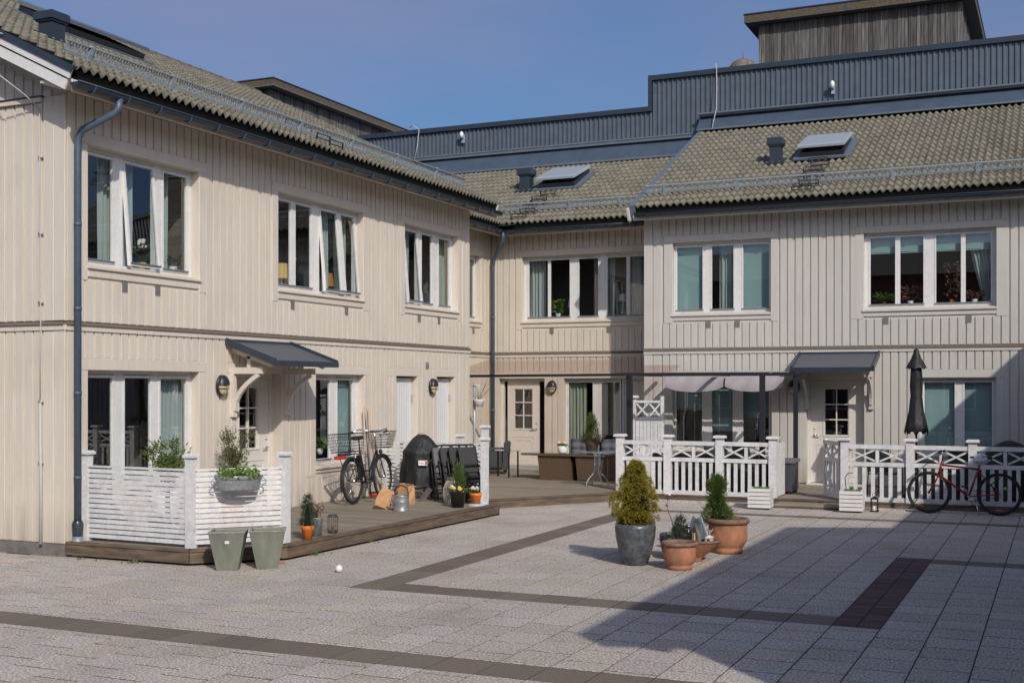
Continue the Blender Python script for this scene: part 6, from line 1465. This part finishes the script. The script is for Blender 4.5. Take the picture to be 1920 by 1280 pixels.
b = MB(); b.box(-.3, .3, -.2, .2, .02, .06); mk('base', b, 'black', P, gb)

# ================================================================== THINGS STANDING IN THE WINDOWS
def table_lamp(fr, u, d, z, label, m, r=.12, h=.2, foot=.16):
    P = fr @ Tr(u, d, z); t = thing('table_lamp', label, 'table lamp', P)
    b = MB(); b.lathe([(r, foot), (r*.75, foot+h)], 20); mk('lamp_shade', b, m, P, t, True); b = MB(); b.lathe([(.001, 0), (.05, 0), (.04, .02), (.012, .03), (.012, foot+h*.6), (.001, foot+h*.6)], 12); mk('lamp_foot', b, 'ceramic', P, t, True)
table_lamp(FL, 5.34, .36, 3.9, 'lamp with yellow shade in the upper middle window of the left house', 'shade_yellow', .13, .26, .16); table_lamp(FL, 6.86, .42, 3.9, 'lamp with orange brown shade in the upper middle window', 'shade_orange', .12, .24, .14)
table_lamp(FL, 10.80, .5, 3.88, 'lamp with white shade in the far upper window of the left house', 'shade_white', .12, .22, .1); table_lamp(FC, 2.03, .36, 3.95, 'lamp with white shade in the left part of the centre upper window', 'shade_white', .08, .18, .22); table_lamp(FC, 3.32, .5, 4.0, 'lamp with pale shade in the right part of the centre upper window', 'shade_white', .10, .17, .3)
def window_plant(fr, u, d, z, label, r, h, leafm, n, l, w, potm='ceramic', flower=None, seed=1):
    P = fr @ Tr(u, d, z); t = thing('window_plant', label, 'house plant', P); rr = random.Random(seed)
    b = MB(); b.lathe([(.001, 0), (.045, 0), (.065, .11), (.06, .11)], 14); mk('pot', b, potm, P, t, True); b = MB()
    for k in range(n):
        a = rr.uniform(0, 2*PI); e = r*rr.random()**.6; c = Vector((e*math.cos(a), e*math.sin(a)*.6, .12+h*rr.random())); leaf(b, c, Vector((math.cos(a), math.sin(a), rr.uniform(-.2, 1))), l, w, rr)
    mk('foliage', b, leafm, P, t, kind='stuff')
    if flower:
        b = MB()
        for k in range(16): a = k*.7; b.ell((.06*math.cos(a)*((k % 3)/2+.2), .03*math.sin(a), .12+h+.03*(k % 4)), .035, .03, .025, 7, 4)
        mk('blossom', b, flower, P, t, True)
window_plant(FL, 1.86, .36, 3.9, 'white flowered plant in a yellow pot in the near upper window', .13, .22, 'dark_leaf', 90, .09, .05, 'yellow_flower', 'white_flower', 1)
window_plant(FL, 2.52, .34, 3.9, 'low green plant with tall stalks in the near upper window', .16, .12, 'dark_leaf', 90, .10, .02, 'ceramic', None, 2)
window_plant(FL, 5.62, .34, 4.0, 'white orchid beside the yellow lamp', .05, .3, 'dark_leaf', 12, .08, .04, 'ceramic', 'white_flower', 3)
window_plant(FC, 1.70, .33, 3.92, 'bright leafy green plant in the centre upper window', .13, .32, 'herb', 110, .09, .05, 'ceramic', None, 4)
window_plant(FRH, q-3.42, .32, 3.9, 'spiky green plant at the left of the right upper window', .15, .14, 'herb', 90, .12, .02, 'black', None, 5)
window_plant(FRH, q-2.88, .36, 3.9, 'reddish leafy plant in the second pane of the right upper window', .22, .28, 'rust_leaf', 130, .07, .04, 'ceramic', None, 6)
window_plant(FRH, q-2.05, .36, 3.9, 'tall reddish plant in an orange pot in the third pane of the right upper window', .13, .75, 'rust_leaf', 170, .07, .045, 'orange', None, 7)
window_plant(FRH, q-1.62, .32, 3.9, 'low rust coloured plant in the fourth pane of the right upper window', .16, .14, 'rust_leaf', 90, .06, .04, 'ceramic', None, 8)
window_plant(FL, 6.42, .30, 1.0, 'bright green plant low in the small window right of the left door', .16, .18, 'herb', 110, .10, .06, 'ceramic', None, 9)
